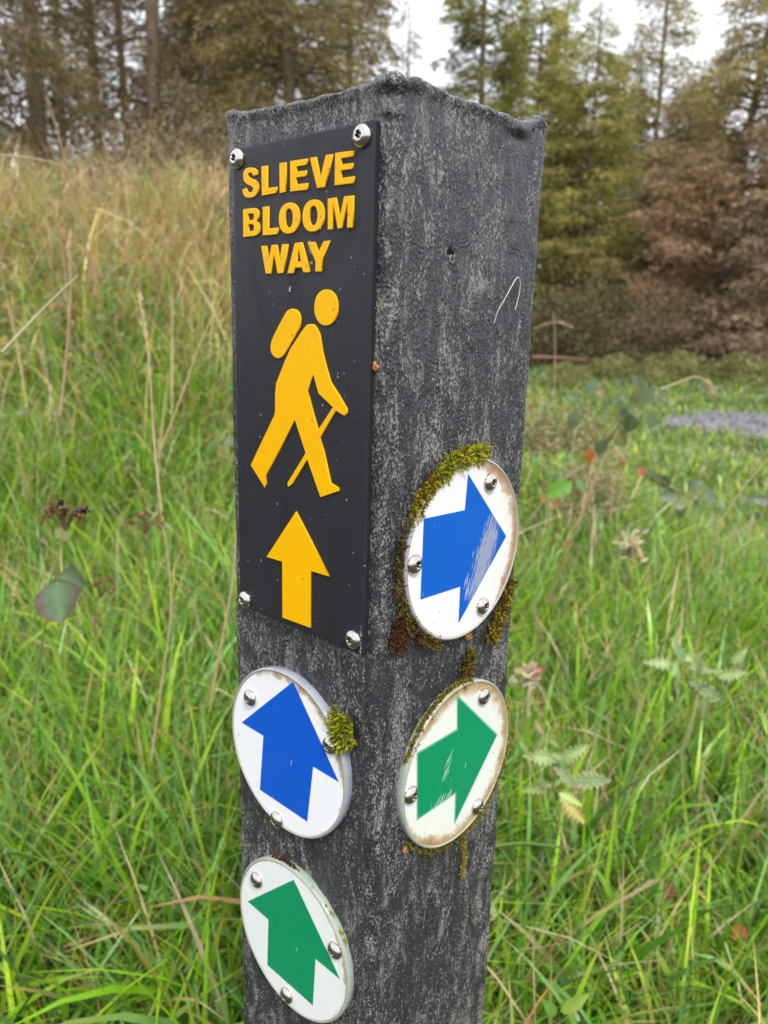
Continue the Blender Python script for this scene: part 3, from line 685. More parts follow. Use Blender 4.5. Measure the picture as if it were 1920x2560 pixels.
# --- moss, snails, fibre on the post: their own things, placed in post coordinates then moved to the world
MP = Matrix.Translation((PX, PY, 0)) @ Matrix.Rotation(YAW, 4, 'Z'); MPn = np.array(MP)
def fpt(side, u, z, t):
    D, Nn = (LD, LN) if side == 0 else (RD, RN)
    p = D*(u*.001)+Nn*(t*.001)+np.array([0, 0, z*.001+ZB]); return MPn[:3, :3]@p+MPn[:3, 3]
def fdir(side, du, dz, dt):
    D, Nn = (LD, LN) if side == 0 else (RD, RN); return MPn[:3, :3]@(D*du+np.array([0, 0, dz])+Nn*dt)
def moss(name, label, side, path, width, nsh, shoot, cols, t0=1.0, leafw=.5, per=9, out=1.0):
    """shoots (a stem with small pointed leaves) sprouting along a path [(u,z)]; mm"""
    a = Acc(); P = np.array(path, float); seg = np.linalg.norm(np.diff(P, axis=0), axis=1); cum = np.concatenate([[0], np.cumsum(seg)])
    org = fpt(side, *P.mean(0), t0)
    for _ in range(nsh):
        s = RG.uniform(0, cum[-1]) if cum[-1] > 0 else 0; u = np.interp(s, cum, P[:, 0]) if len(P) > 1 else P[0, 0]; z = np.interp(s, cum, P[:, 1]) if len(P) > 1 else P[0, 1]
        wd = width(s/cum[-1] if cum[-1] > 0 else 0) if callable(width) else width
        an = RG.uniform(0, 6.283); rr = wd*math.sqrt(RG.uniform()); u += rr*math.cos(an); z += rr*math.sin(an)
        L_ = shoot*RG.uniform(.5, 1.25)
        d = unit(fdir(side, math.cos(an)*.75+RG.normal()*.3, math.sin(an)*.7-.1+RG.normal()*.3, out*RG.uniform(.35, 1.1)))
        b = fpt(side, u, z, t0+RG.uniform(-.4, .6)*1.0); c = np.array(cols[RG.randint(len(cols))])*RG.uniform(.65, 1.35)
        e = unit(np.cross(d, RG.normal(size=3))); g = np.cross(d, e)
        Lm = L_*.001; bend = RG.normal(size=3)*.25
        a.add([b-e*.00008, b+e*.00008, b+d*Lm*.9], [(0, 1, 2)], c*.6)
        for k in range(per):
            f_ = .25+.75*k/per; p0 = b+(d+bend*f_*.5)*Lm*f_; th_ = k*2.4+RG.uniform(0, .6)
            rd = e*math.cos(th_)+g*math.sin(th_); ld = unit(rd*(1.1-.7*f_)+d*(.5+.7*f_)); ll = leafw*.001*RG.uniform(.8, 1.4)*2.1
            sd_ = unit(np.cross(ld, rd+d*.2))*leafw*.00036
            a.add([p0-sd_, p0+ld*ll*.5-sd_*1.3, p0+ld*ll, p0+ld*ll*.5+sd_*1.3, p0+sd_], [(0, 1, 2), (0, 2, 3), (0, 3, 4)], c*(.75+.5*f_))
    me = a.mesh(name); o = link(name, me, mat=M_moss)
    me.vertices.foreach_get('co', (co := np.empty(len(me.vertices)*3, np.float32))); co = co.reshape(-1, 3)-org.astype(np.float32)
    me.vertices.foreach_set('co', co.ravel()); me.update(); o.location = org
    tag(o, label, 'moss', 'moss growing on the post'); return o
LIME = [(.28, .30, .012), (.20, .24, .01), (.36, .36, .02)]; GOLD = [(.36, .30, .02), (.26, .20, .012), (.18, .17, .01)]
BRN = [(.13, .045, .018), (.09, .035, .015), (.06, .03, .012)]; DGRN = [(.10, .11, .01), (.16, .14, .015), (.12, .07, .015)]
moss('moss_clump', 'bright lime moss cushion on the edge of the left face blue disc', 0, [(24, -238), (21, -244), (24, -250)], 5.2, 345, 5.2, LIME+[(.14, .12, .012)], 3.2, .85, 11, 1.0)
moss('moss_clump', 'golden feathery moss over the top left edge of the scratched blue disc', 1, [(78, -94.0), (62, -93.8), (48, -96.5), (38, -102)], lambda s: 1.6+1.6*s, 300, 5, GOLD+LIME, 3.2, .8, 11, .7)
moss('moss_clump', 'dense golden brown moss hugging the left edge of the scratched blue disc', 1, [(38, -102), (27, -110), (18, -122)], 2.7, 345, 3.4, GOLD+[(.16, .08, .015)], 3, .75, 9, .8)
moss('moss_clump', 'thin dark red-brown moss down the left side of the scratched blue disc', 1, [(17, -124), (11.5, -135), (9.5, -150), (11, -163), (16, -176)], 1.5, 285, 3.2, BRN+DGRN, 2.0, .6, 8, .8)
moss('moss_clump', 'dark brown and green moss on the bottom left edge of the scratched blue disc', 1, [(17, -178), (25, -187), (34, -195), (44, -200)], 1.9, 240, 3.4, BRN+DGRN, 2.5, .65, 8, .8)
moss('moss_clump', 'dark reddish moss patch on bare plastic left below the scratched blue disc', 1, [(14, -181), (11, -188), (15, -192)], 5.2, 450, 2.6, BRN, .5, .55, 7, .9)
moss('moss_clump', 'green and brown moss tuft under the lower right edge of the scratched blue disc', 1, [(114, -180), (108, -192), (102, -203), (98, -212)], lambda s: 2.6+1.8*s, 495, 4.2, DGRN+GOLD+BRN, 2.2, .7, 9, .8)
moss('moss_clump', 'upright dark moss tuft on top of the rust stained green disc', 1, [(72, -231), (75, -224), (77, -216)], 2.6, 225, 4, DGRN+BRN+[(.20, .19, .015)], 1.5, .65, 9, .8)
moss('moss_clump', 'thin olive moss line along the upper left edge of the rust stained green disc', 1, [(78, -231.3), (58, -232.5), (44, -237), (31, -247), (21, -262)], 1.25, 495, 2.2, GOLD+DGRN, 2.4, .6, 8, .8)
moss('moss_clump', 'small yellow moss bits on the right edge of the rust stained green disc', 1, [(120.3, -262), (122.5, -272), (122.8, -290)], 1.1, 90, 2.2, LIME+GOLD, 2.0, .6, 8, .6)
moss('moss_clump', 'brown and olive moss strip below the right edge of the rust stained green disc', 1, [(122, -295), (117, -310), (108, -323), (97, -332), (84, -337.5)], 1.7, 495, 3, DGRN+GOLD+[(.15, .07, .015)], 2.0, .65, 8, .8)
moss('moss_clump', 'dark green moss along the bottom edge of the rust stained green disc', 1, [(82, -338), (66, -338.8), (50, -335.5), (36, -326), (27, -318)], 1.5, 345, 2.8, DGRN, 1.8, .6, 8, .8)
moss('moss_clump', 'single hanging moss strand below the rust stained green disc', 1, [(81, -340), (83, -352), (84, -366), (83, -374)], .5, 165, 2.0, [(.20, .13, .02), (.25, .22, .02)], 1.0, .55, 7, .7)
moss('moss_clump', 'tiny yellow moss specks on the upper right edge of the lowest left disc', 0, [(50, -358.5), (21, -377), (17, -384)], .8, 24, 2, LIME, 2, .7, 7, .6)
moss('moss_clump', 'dead brown moss on the top edge of the disc lowest on the left face', 0, [(84, -357), (70, -354.5), (62, -355)], .9, 90, 1.8, BRN, 2.6, .6, 7, .6)

def snail(side, u, z, size, spin, lab):
    """coiled shell: a tapering tube wound in a flat-cone spiral"""
    a = Acc(); ns, nr = 64, 12; V = []
    for i in range(ns+1):
        f_ = i/ns; th_ = f_*2*math.pi*3.1; R = .5*math.exp(-f_*2.3); rt = .30*math.exp(-f_*2.1)
        c = np.array([R*math.cos(th_), R*math.sin(th_), .42*f_*.9]); rad = np.array([math.cos(th_), math.sin(th_), 0])
        for k in range(nr):
            p = 2*math.pi*k/nr; V.append(c+rad*rt*math.cos(p)*1.1+np.array([0, 0, 1])*rt*math.sin(p)*1.15)
    V = np.array(V)*size*.001; i = np.arange(len(V)).reshape(ns+1, nr); j = np.roll(i, -1, 1)
    F = np.stack([i[:-1], j[:-1], j[1:], i[1:]], -1).reshape(-1, 4)
    bands = np.repeat((.75+.5*(np.arange(ns+1) % 5 < 2)), nr)
    col = np.array([.30, .13, .035])[None, :]*bands[:, None]
    me = npmesh('snail_shell', V, [F, np.array([list(range(nr))[::-1]])], col, True)
    o = link('snail', me, mat=M_snail)
    D = (RD if side else -LD); Nn = RN if side else LN
    Mx = Matrix(((D[0], 0, Nn[0], 0), (D[1], 0, Nn[1], 0), (0, 1, 0, 0), (0, 0, 0, 1)))
    o.matrix_world = Matrix.Translation(Vector(fpt(side, u, z, size*.3))) @ Matrix.Rotation(YAW, 4, 'Z') @ Mx @ Matrix.Rotation(spin, 4, 'Z')
    tag(o, lab, 'snail', 'snails on the post'); return o
M_snail = foliage('snail_shell', 0, .25, .6, .2, 300)
snail(0, 6.8, -46.5, 3.6, 1.9, 'tiny glossy brown snail beside the right edge of the black plate')
snail(1, 75.1, -204.0, 4.6, 2.6, 'brown banded snail shell tucked under the scratched blue disc')
snail(1, 25.3, -323.6, 3.6, 1.2, 'small pale brown snail shell below the left of the rust stained green disc')
def tube(name, pts, rad, col, m, sides=5, taper=None):
    P = np.array(pts, float); n = len(P); T = np.gradient(P, axis=0); T = unit(T); V = []
    up = np.array([.3, .2, 1.0]); A = unit(np.cross(T, up)); B = np.cross(T, A)
    for i in range(n):
        r = rad*(1 if taper is None else 1-(1-taper)*i/(n-1))
        for k in range(sides):
            t = 2*math.pi*k/sides; V.append(P[i]+(A[i]*math.cos(t)+B[i]*math.sin(t))*r)
    i = np.arange(n*sides).reshape(n, sides); j = np.roll(i, -1, 1)
    F = np.stack([i[:-1], j[:-1], j[1:], i[1:]], -1).reshape(-1, 4)
    return np.array(V), F
def spline(pts, k=6):
    P = [np.array(p, float) for p in pts]; o = []
    for i in range(len(P)-1):
        a = P[max(i-1, 0)]; b = P[i]; c = P[i+1]; d = P[min(i+2, len(P)-1)]
        for t in np.linspace(0, 1, k, endpoint=False): o.append(.5*((2*b)+(c-a)*t+(2*a-5*b+4*c-d)*t*t+(-a+3*b-3*c+d)*t**3))
    o.append(P[-1]); return np.array(o)
wp = [fpt(1, u, z, t) for u, z, t in ((84.5, -24, .3), (85.5, -18, 1.5), (87.7, -13, 3), (91.9, -6.5, 4), (98.2, 0, 3.5), (102, .9, 3), (104.6, -2.2, 2.5), (105.2, -8.7, 1.5), (104.5, -16, .3))]
V, F = tube('x', spline(wp), .0003, None, None)
o = link('plastic_fibre', npmesh('plastic_fibre', V-wp[4], F, np.full((len(V), 3), .62), True), loc=wp[4], mat=M_leaf)
tag(o, 'thin white looped fibre standing out from the right face near its edge', 'fibre')

# ------------------------------------------------------------------ trees
def conifer(name_seed, h, rbase, z0, nbr, spr, cols, slen=.13, swid=.02, droop=.35, up=.15, trunk_r=.09, bare=False, bend=(0, 0), top_thin=1.0, brown=None):
    """returns (trunk mesh, crown mesh): tapered trunk with limbs, and sprigs of needles through the crown's volume"""
    rg = np.random.RandomState(name_seed)
    tk = Acc(); bend = np.array([bend[0], bend[1], 0.])
    def axis(z): f_ = z/h; return np.array([0, 0, z])+bend*f_*f_*h+np.array([math.sin(z*.9+name_seed)*.04, math.cos(z*.7+name_seed)*.04, 0])
    zz = np.linspace(-.3, h, 18); pts = np.array([axis(max(z, 0))+(np.array([0, 0, min(z, 0)])) for z in zz])
    ns = 8; V = []
    for i, p in enumerate(pts):
        r = trunk_r*(1-.93*i/17)+(.05*trunk_r if i else .5*trunk_r)
        for k in range(ns): V.append(p+np.array([math.cos(k*math.pi/4), math.sin(k*math.pi/4), 0])*r)
    i = np.arange(18*ns).reshape(18, ns); j = np.roll(i, -1, 1)
    bark = np.array([.15, .115, .08])
    tk.add(V, np.stack([i[:-1], j[:-1], j[1:], i[1:]], -1).reshape(-1, 4), bark)
    hs = z0+(h-z0)*rg.uniform(0, 1, nbr)**.9; az = rg.uniform(0, 6.283, nbr)
    Ls = rbase*(1-(hs-z0)/(h-z0))**.8*rg.uniform(.55, 1.15, nbr)*np.where((hs-z0)/(h-z0) > .8, top_thin, 1)+.12
    cnt = np.maximum(3, (spr*Ls**1.5/np.sum(Ls**1.5)).astype(int))
    SP = []; SD = []; SC = []; m = 7
    for b in range(nbr):
        f = np.linspace(0, 1, m); L_ = Ls[b]; d = np.array([math.cos(az[b]), math.sin(az[b]), 0])
        z = hs[b]+L_*(up*f*1.5-droop*f**2*1.2+.12*f**4)
        C = axis(hs[b])[None, :]*[1, 1, 0]+d[None, :]*(L_*f)[:, None]; C[:, 2] = z; C += rg.normal(size=(m, 3))*.02*L_
        # limb: two crossed tapering ribbons
        for ax in (np.array([0, 0, 1.]), np.cross(d, [0, 0, 1.])):
            wv = ax[None, :]*((trunk_r*.16*(L_/1.2)**.5*(1-.85*f))+.002)[:, None]
            VV = np.concatenate([C-wv, C+wv]); q = np.arange(m-1); tk.add(VV, np.stack([q, q+1, q+1+m, q+m], -1), bark*1.05)
        k = cnt[b]; t = rg.uniform(.08, 1, k)**.8; base = np.stack([np.interp(t, f, C[:, c]) for c in range(3)], -1)
        side = np.cross(d, [0, 0, 1.]); lat = rg.normal(size=k)*.26*L_*(1.15-t)+rg.normal(size=k)*.03
        fwd = np.abs(lat)*.6; base = base+side[None, :]*lat[:, None]+d[None, :]*fwd[:, None]
        base[:, 2] -= np.abs(lat)*droop*.8+rg.exponential(.09, k)*(.6+droop)
        dr = side[None, :]*np.sign(lat)[:, None]*.6+d[None, :]*.7+rg.normal(size=(k, 3))*.4; dr[:, 2] -= droop*rg.uniform(0, 1.6, k)
        SP.append(base); SD.append(unit(dr))
        br = rg.uniform(.7, 1.25)
        SC.append(np.array(cols)[rg.randint(len(cols), size=k)]*br*rg.uniform(.7, 1.3, (k, 1)))
    SP = np.concatenate(SP); SD = np.concatenate(SD); SC = np.concatenate(SC); k = len(SP)
    if brown is not None:
        zb, cc = brown; wgt = sm((zb-SP[:, 2])/1.6+rg.normal(size=k)*.15)[:, None]; SC = SC*(1-wgt)+np.array(cc)*rg.uniform(.7, 1.3, (k, 1))*wgt
    wd = unit(np.cross(SD, rg.normal(size=(k, 3)))); ln = (slen*rg.uniform(.6, 1.4, k))[:, None]; ww = (swid*rg.uniform(.6, 1.3, k))[:, None]
    V = np.stack([SP, SP+SD*ln*.45+wd*ww, SP+SD*ln, SP+SD*ln*.4-wd*ww], 1).reshape(-1, 3)
    F = np.arange(4*k).reshape(k, 4)
    return tk.mesh('trunk'), npmesh('crown', V, F, np.repeat(SC, 4, 0))
def _k(c, k): return [tuple(v*k for v in q) for q in c]
OL = _k([(.19, .155, .06), (.22, .175, .075), (.16, .145, .045)], 1.15); GR = _k([(.17, .17, .045), (.22, .20, .06), (.25, .22, .07)], 1.35)
DG = _k([(.10, .125, .035), (.13, .15, .04), (.17, .17, .05)], 1.3); LG = _k([(.27, .245, .09), (.32, .28, .12), (.22, .20, .065)], 1.35)
BR = _k([(.27, .20, .14), (.31, .235, .165), (.24, .18, .11)], 1.1); OB = _k([(.24, .18, .10), (.27, .195, .115), (.20, .16, .07)], 1.15)
kinds = {
 'bare': conifer(1, 11, 1.5, 1.2, 105, 11000, [(.20, .145, .085), (.24, .165, .11), (.16, .15, .06)], .12, .013, .5, .05, .15),
 'bare2': conifer(2, 11.5, 1.7, .8, 115, 12500, [(.22, .155, .095), (.16, .15, .06), (.26, .175, .12)], .12, .013, .6, .05, .11),
 'olive': conifer(3, 10.5, 2.0, .6, 260, 30000, OL+OB, .13, .014, .45, .1, .12),
 'browntwig': conifer(4, 9.5, 1.9, .3, 260, 32000, BR+OB, .14, .012, .55, .05, .10),
 'dark': conifer(5, 9.6, 1.6, .4, 260, 36000, DG+GR, .12, .015, .3, .15, .11),
 'light': conifer(6, 7.2, 2.1, .3, 260, 42000, LG+GR, .12, .015, .35, .15, .09, brown=(2.4, (.30, .22, .12))),
 'spire': conifer(7, 9.2, 1.7, .5, 260, 26000, GR+OB, .11, .015, .25, .3, .09, top_thin=.75, brown=(3.4, (.34, .24, .13))),
 'larch': conifer(8, 8.4, 2.0, .5, 260, 36000, LG+OB, .12, .014, .3, .18, .13, bend=(.07, 0), brown=(4.4, (.42, .28, .19))),
 'brown': conifer(9, 5.2, 2.0, .3, 260, 42000, BR+[(.38, .28, .21)], .14, .014, .35, .2, .09),
}
proto = {}
def tree(kind, px, Y, label, cat='tree', sc=1.0, rz=0, grp='conifers at the wood edge', lean=0):
    x = (px-960)/FPX*Y*1.02; z = float(gz(x, Y))
    e = empty({'bare': 'bare_conifer', 'bare2': 'bare_conifer', 'olive': 'conifer_tree', 'browntwig': 'conifer_tree', 'dark': 'fir_tree', 'light': 'fir_tree', 'spire': 'spruce_tree', 'larch': 'larch_tree', 'brown': 'larch_tree'}[kind], (x, Y, z), rz)
    e.scale = (sc,)*3; e.rotation_euler[1] = lean
    tm, cm = kinds[kind]
    if not tm.materials: tm.materials.append(M_bark); cm.materials.append(M_needle)
    link('trunk', tm, e); link('crown', cm, e)
    tag(e, label, cat, grp); return e
LT, CT, RT = 'tall bare trunks of the left wood', 'conifers behind the post', 'conifers along the right wood edge'
for k, (kind, px, Y, lab, sc, rz, g, ln) in enumerate([
 ('bare', 18, 10.5, 'thick dark trunk at the very left edge of the photo', 1.05, .3, LT, 0),
 ('bare', 148, 12.5, 'dark straight trunk above the tall dry grass stem, second from the left edge', .95, 1.4, LT, .01),
 ('bare2', 282, 15, 'slim brown trunk, third from the left edge', 1.0, 2.3, LT, 0),
 ('bare', 415, 14, 'straight trunk with bright sky on its left, fourth from the left edge', 1.0, 3.9, LT, -.01),
 ('bare2', 492, 17, 'thin trunk just right of the fourth one, against brown twigs', 1.0, 4.6, LT, 0),
 ('browntwig', 590, 15.5, 'drooping brown twiggy conifer above the left corner of the post', 1.0, .8, CT, 0),
 ('olive', 722, 13.5, 'olive conifer with a dark trunk directly above the name plate', 1.0, 2.0, CT, 0),
 ('olive', 850, 17, 'olive conifer left of the post peak, its crown fading into the sky gap', .9, 5.0, CT, 0),
 ('bare2', 985, 22, 'thin twiggy tree in the sky gap behind the post peak', .72, 1.0, CT, 0),
 ('dark', 1150, 15.5, 'dark green narrow fir standing right above the post peak', .95, .2, RT, 0),
 ('light', 1275, 17.5, 'pale green rounded fir right of the dark narrow fir', 1.05, 1.0, RT, 0),
 ('light', 1400, 16, 'olive green fir whose crown meets the right edge of the post', .88, 2.7, RT, 0),
 ('spire', 1545, 20, 'slender spruce whose thin spire stands free against the sky', 1.05, 3.0, RT, 0),
 ('light', 1470, 21, 'pale fir filling the gap left of the slender spire', .98, 4.4, RT, 0),
 ('brown', 1625, 17, 'low pinkish brown larch left of the leaning trunk', 1.05, 1.2, RT, 0),
 ('larch', 1735, 14, 'tall larch with a leaning dark trunk and yellowing top', .93, .5, RT, .03),
 ('brown', 1880, 13, 'pinkish brown larch at the right edge of the photo', .93, 2.2, RT, 0),
 ('light', 1960, 17, 'green fir behind the brown larch at the right edge', 1.05, 3.3, RT, 0),
 ('spire', 2110, 16, 'spruce beyond the right edge of the photo', .95, .9, RT, 0),
 ('olive', 2250, 19, 'olive conifer far beyond the right edge of the photo', .8, 1.9, RT, 0),
 ('bare2', -110, 13, 'bare trunk just beyond the left edge of the photo', 1.0, 2.9, LT, 0),
 ('olive', -260, 17, 'olive conifer beyond the left edge of the photo', .9, 4.1, LT, 0),
 ('olive', 640, 22, 'far olive conifer seen between the drooping and the dark trunked trees', 1.1, 3.6, CT, 0),
 ('dark', 1330, 24, 'far green fir behind the pale green rounded fir', 1.0, 3.6, RT, 0),
 ('browntwig', 1700, 24, 'far brown conifer behind the leaning larch', .9, 5.6, RT, 0),
 ('bare2', 60, 17, 'slim trunk between the first and the second trunk', 1.05, 5.2, LT, 0),
 ('bare2', 212, 19, 'far slim trunk between the second and third trunks', 1.05, .7, LT, 0),
 ('bare2', 350, 20, 'far slim trunk between the third and fourth trunks', 1.1, 2.1, LT, 0),
 ('browntwig', 545, 19, 'far brown conifer left of the drooping brown twiggy one', 1.1, 4.1, CT, 0),
 ('light', 1640, 22, 'far pale fir between the slender spire and the leaning larch', .95, 5.3, RT, 0),
 ('olive', 1050, 26, 'far low olive conifer under the sky gap', .62, 2.6, CT, 0),
]): tree(kind, px, Y, lab, sc=sc, rz=rz, grp=g, lean=ln)

def bush_mesh(seed, rx, ry, rz_, n, cols, ls=.04):
    rg = np.random.RandomState(seed); d = unit(rg.normal(size=(n, 3))); d[:, 2] = np.abs(d[:, 2])
    rad = rg.uniform(.25, 1, n)**.5*(.65+.7*vnoise(d*1.4+seed, 2.2, seed))
    P = d*rad[:, None]*np.array([rx, ry, rz_]); a = unit(rg.normal(size=(n, 3))); b = unit(np.cross(a, rg.normal(size=(n, 3))))
    l = (ls*rg.uniform(.6, 1.4, n))[:, None]
    V = np.stack([P, P+a*l*.5+b*l*.3, P+a*l, P+a*l*.5-b*l*.3], 1).reshape(-1, 3)
    C = np.array(cols)[rg.randint(len(cols), size=n)]*rg.uniform(.6, 1.4, (n, 1))*(.7+.6*vnoise(P, 3, seed))[:, None]
    lv = npmesh('foliage', V, np.arange(4*n).reshape(n, 4), np.repeat(C, 4, 0))
    st = Acc()
    for k in range(26):
        t = d[rg.randint(n)]*np.array([rx, ry, rz_])*rg.uniform(.7, 1.05); pts = spline([(t[0]*.1, t[1]*.1, -.1), t*.5+rg.normal(size=3)*.08, t], 4)
        V, F = tube('x', pts, .012, None, None, 4, .3); st.add(V, F, (.07, .055, .04))
    return st.mesh('stem'), lv
SH = [(.10, .10, .035), (.13, .12, .045), (.17, .12, .07)]; BB = [(.18, .13, .08), (.21, .145, .095), (.14, .12, .05)]
NE = [(.20, .24, .07), (.25, .28, .09), (.22, .18, .08)]; RD_ = [(.20, .04, .04), (.09, .04, .03), (.08, .07, .03)]
bushes = {'scrub': bush_mesh(6, 1.0, .7, .75, 6500, [(.34, .25, .16), (.28, .19, .12), (.20, .22, .06), (.16, .20, .08), (.40, .32, .18)], .045), 'dark': bush_mesh(1, 1.3, 1.0, 1.5, 17000, SH, .042), 'brown': bush_mesh(2, 1.2, .9, 1.3, 15000, BB, .04), 'weed': bush_mesh(3, .8, .5, .42, 9000, NE, .04), 'red': bush_mesh(4, .8, .6, 1.2, 4500, RD_, .04)}
for k, (kind, px, Y, lab, sc, g) in enumerate([
 ('brown', 300, 10.5, 'brown leafy shrub below the slim third trunk', 1.0, 'undergrowth of the left wood'),
 ('brown', 470, 9.8, 'greyish brown shrub left of the post', 1.15, 'undergrowth of the left wood'),
 ('dark', 400, 12, 'dark green shrub between the fourth trunk and the bank', 1.05, 'undergrowth of the left wood'),
 ('red', 165, 10.5, 'sparse dark red leaved shrub at the foot of the second trunk', .9, 'undergrowth of the left wood'),
 ('red', 60, 9.6, 'low reddish shrub behind the bank at the far left', .55, 'undergrowth of the left wood'),
 ('dark', 620, 11, 'dark shrub hidden mostly behind the upper left of the post', 1.1, 'undergrowth of the left wood'),
 ('dark', 850, 13, 'dark shrub behind the middle of the post', 1.2, 'undergrowth behind the post'),
 ('dark', 1110, 13, 'dark shrub behind the right half of the post', 1.3, 'undergrowth behind the post'),
 ('dark', 1370, 13.2, 'very dark shrub beside the right edge of the post', 1.0, 'undergrowth of the right wood'),
 ('dark', 1500, 13.8, 'dark shrub right of the one beside the post', .95, 'undergrowth of the right wood'),
 ('brown', 1600, 13.0, 'brown shrub below the low pinkish larch', .85, 'undergrowth of the right wood'),
 ('dark', 1720, 13.2, 'dark shrub at the foot of the leaning larch', .9, 'undergrowth of the right wood'),
 ('dark', 1890, 12.4, 'green shrub at the right edge of the photo', .75, 'undergrowth of the right wood'),
 ('dark', 2060, 12.5, 'dark shrub beyond the right edge of the photo', 1.0, 'undergrowth of the right wood'),
 ('scrub', -40, 5.6, 'pinkish brown dead bramble tangle at the left edge on the bank', .55, 'dead bramble tangles on the bank'),
 ('scrub', 70, 6.1, 'dead bramble tangle on the crest below the first and second trunks', .6, 'dead bramble tangles on the bank'),
 ('scrub', 175, 5.7, 'brown tangle on the bank where the tall bent stem passes', .5, 'dead bramble tangles on the bank'),
 ('scrub', 285, 6.3, 'brown tangle on the crest below the third trunk', .65, 'dead bramble tangles on the bank'),
 ('scrub', 390, 5.7, 'brown tangle on the bank under the fourth trunk', .55, 'dead bramble tangles on the bank'),
 ('scrub', 480, 6.2, 'brown tangle on the crest beside the post, level with the sign top', .65, 'dead bramble tangles on the bank'),
 ('scrub', 570, 5.4, 'brown tangle touching the left edge of the post', .5, 'dead bramble tangles on the bank'),
 ('scrub', 60, 4.6, 'low brown tangle lower down on the left side of the bank', .38, 'dead bramble tangles on the bank'),
 ('scrub', 1395, 2.7, 'low brown and green tangle just right of the post above the blue disc', .22, 'low tangles right of the post'),
 ('scrub', 1470, 3.3, 'low tangle around the foot of the bramble spray', .28, 'low tangles right of the post'),
 ('scrub', 1375, 4.0, 'tangle on the mound beside the right edge of the post', .36, 'low tangles right of the post'),
 ('weed', 1400, 10.5, 'grey-green nettle patch nearest the post', 0.65, 'weeds at the foot of the wood'),
 ('weed', 1530, 11.2, 'grey-green nettle patch second from the post', 0.79, 'weeds at the foot of the wood'),
 ('weed', 1650, 11.4, 'grey-green nettle patch in the middle of the wood edge', 0.83, 'weeds at the foot of the wood'),
 ('weed', 1780, 11.2, 'grey-green nettle patch behind the far gravel path', 0.86, 'weeds at the foot of the wood'),
 ('weed', 1900, 10.8, 'grey-green nettle patch at the right edge', 0.83, 'weeds at the foot of the wood'),
 ('weed', 2050, 11, 'nettle patch beyond the right edge', 0.86, 'weeds at the foot of the wood'),
]):
    x = (px-960)/FPX*Y*1.02
    e = empty({'weed': 'nettle_patch', 'scrub': 'bramble_tangle'}.get(kind, 'shrub'), (x, Y, float(gz(x, Y))), k*1.3); e.scale = (sc,)*3
    st, lv = bushes[kind]
    if not st.materials: st.materials.append(M_bark); lv.materials.append(M_leaf)
    link('stem', st, e); link('foliage', lv, e); tag(e, lab, {'weed': 'weeds', 'scrub': 'brambles'}.get(kind, 'shrub'), g)

# fallen reddish trunk at the foot of the wood
a_, b_ = at(1330, 893, 9.6), at(1465, 900, 9.8)
V, F = tube('x', spline([a_, (a_+b_)/2+np.array([0, 0, .012]), b_], 6), .018, None, None, 8, .7)
tag(link('fallen_log', npmesh('fallen_log', V-a_, F, np.tile(np.array([.24, .12, .08]), (len(V), 1)), True), loc=a_, mat=M_bark), 'thin reddish log lying at the foot of the wood right of the post', 'log')

# ------------------------------------------------------------------ grass
G = np.array([(.17, .36, .014), (.11, .27, .022), (.26, .45, .018), (.065, .17, .016), (.14, .28, .075), (.30, .45, .025), (.20, .38, .10)])*1.02
DRY = np.array([(.50, .38, .21), (.44, .30, .17), (.58, .48, .31), (.40, .22, .11), (.48, .38, .13), (.36, .26, .19), (.50, .35, .25)])*1.12
def blades(X, Y, Ln, Wd, dryf, nseg, lean=.35, curl=1.0, gmix=None, azb=None):
    n = len(X); rg = RG
    az = rg.uniform(0, 6.283, n) if azb is None else azb+rg.normal(size=n)*.7
    th0 = np.abs(rg.normal(size=n))*lean; th1 = th0+curl*rg.gamma(2.0, .42, n)
    th1 = np.minimum(th1, 2.5)
    s = np.linspace(0, 1, nseg+1); kk = rg.uniform(.8, 2.2, n)
    P = np.zeros((n, nseg+1, 3)); P[:, 0] = np.stack([X, Y, gz(X, Y)-.01], -1)
    d = np.stack([np.cos(az), np.sin(az)], -1); tw = rg.normal(size=n)*.5; latd = rg.normal(size=n)*.12
    dn = np.stack([-np.sin(az), np.cos(az)], -1)
    for k in range(1, nseg+1):
        t = (s[k]+s[k-1])/2; th = th0+(th1-th0)*t**kk; st = (Ln/nseg)
        P[:, k, :2] = P[:, k-1, :2]+d*(np.sin(th)*st)[:, None]+dn*(latd*t*st*2)[:, None]; P[:, k, 2] = P[:, k-1, 2]+np.cos(th)*st
    wprof = np.array([.75]+[1-.0*q for q in s[1:-1]]+[.04]); wprof = np.where(s > .55, wprof*(1-((s-.55)/.45)**1.5*.96), wprof)
    sd_ = np.stack([-np.sin(az+tw), np.cos(az+tw), rg.normal(size=n)*.35], -1)
    W_ = sd_[:, None, :]*(Wd[:, None]*wprof[None, :])[..., None]*.5
    V = np.stack([P-W_, P+W_], 2).reshape(n, -1, 3)
    q = np.arange(nseg)*2; f = np.stack([q, q+1, q+3, q+2], -1)
    F = (f[None]+(np.arange(n)*(2*(nseg+1)))[:, None, None]).reshape(-1, 4)
    isd = rg.uniform(size=n) < dryf
    c = np.where(isd[:, None], DRY[rg.randint(len(DRY), size=n)], G[rg.randint(len(G), size=n)])
    if gmix is not None: c = c*gmix
    c = c*rg.uniform(.55, 1.35, (n, 1))
    tipdry = (rg.uniform(size=n) < .3)[:, None, None]*np.clip((s-.75)/.25, 0, 1)[None, :, None]
    C = c[:, None, :]*(1-tipdry)+np.array([.40, .27, .10])*tipdry
    C = np.repeat(C[:, :, None, :], 2, 2).reshape(-1, 3)
    return V.reshape(-1, 3), F, C
def frust(n, y0, y1, k=.60, m=.45, pw=1.0, xr=None):
    Y = y0+(y1-y0)*RG.uniform(size=n)**pw; X = RG.uniform(-1, 1, n)*(k*Y+m)
    return X, Y
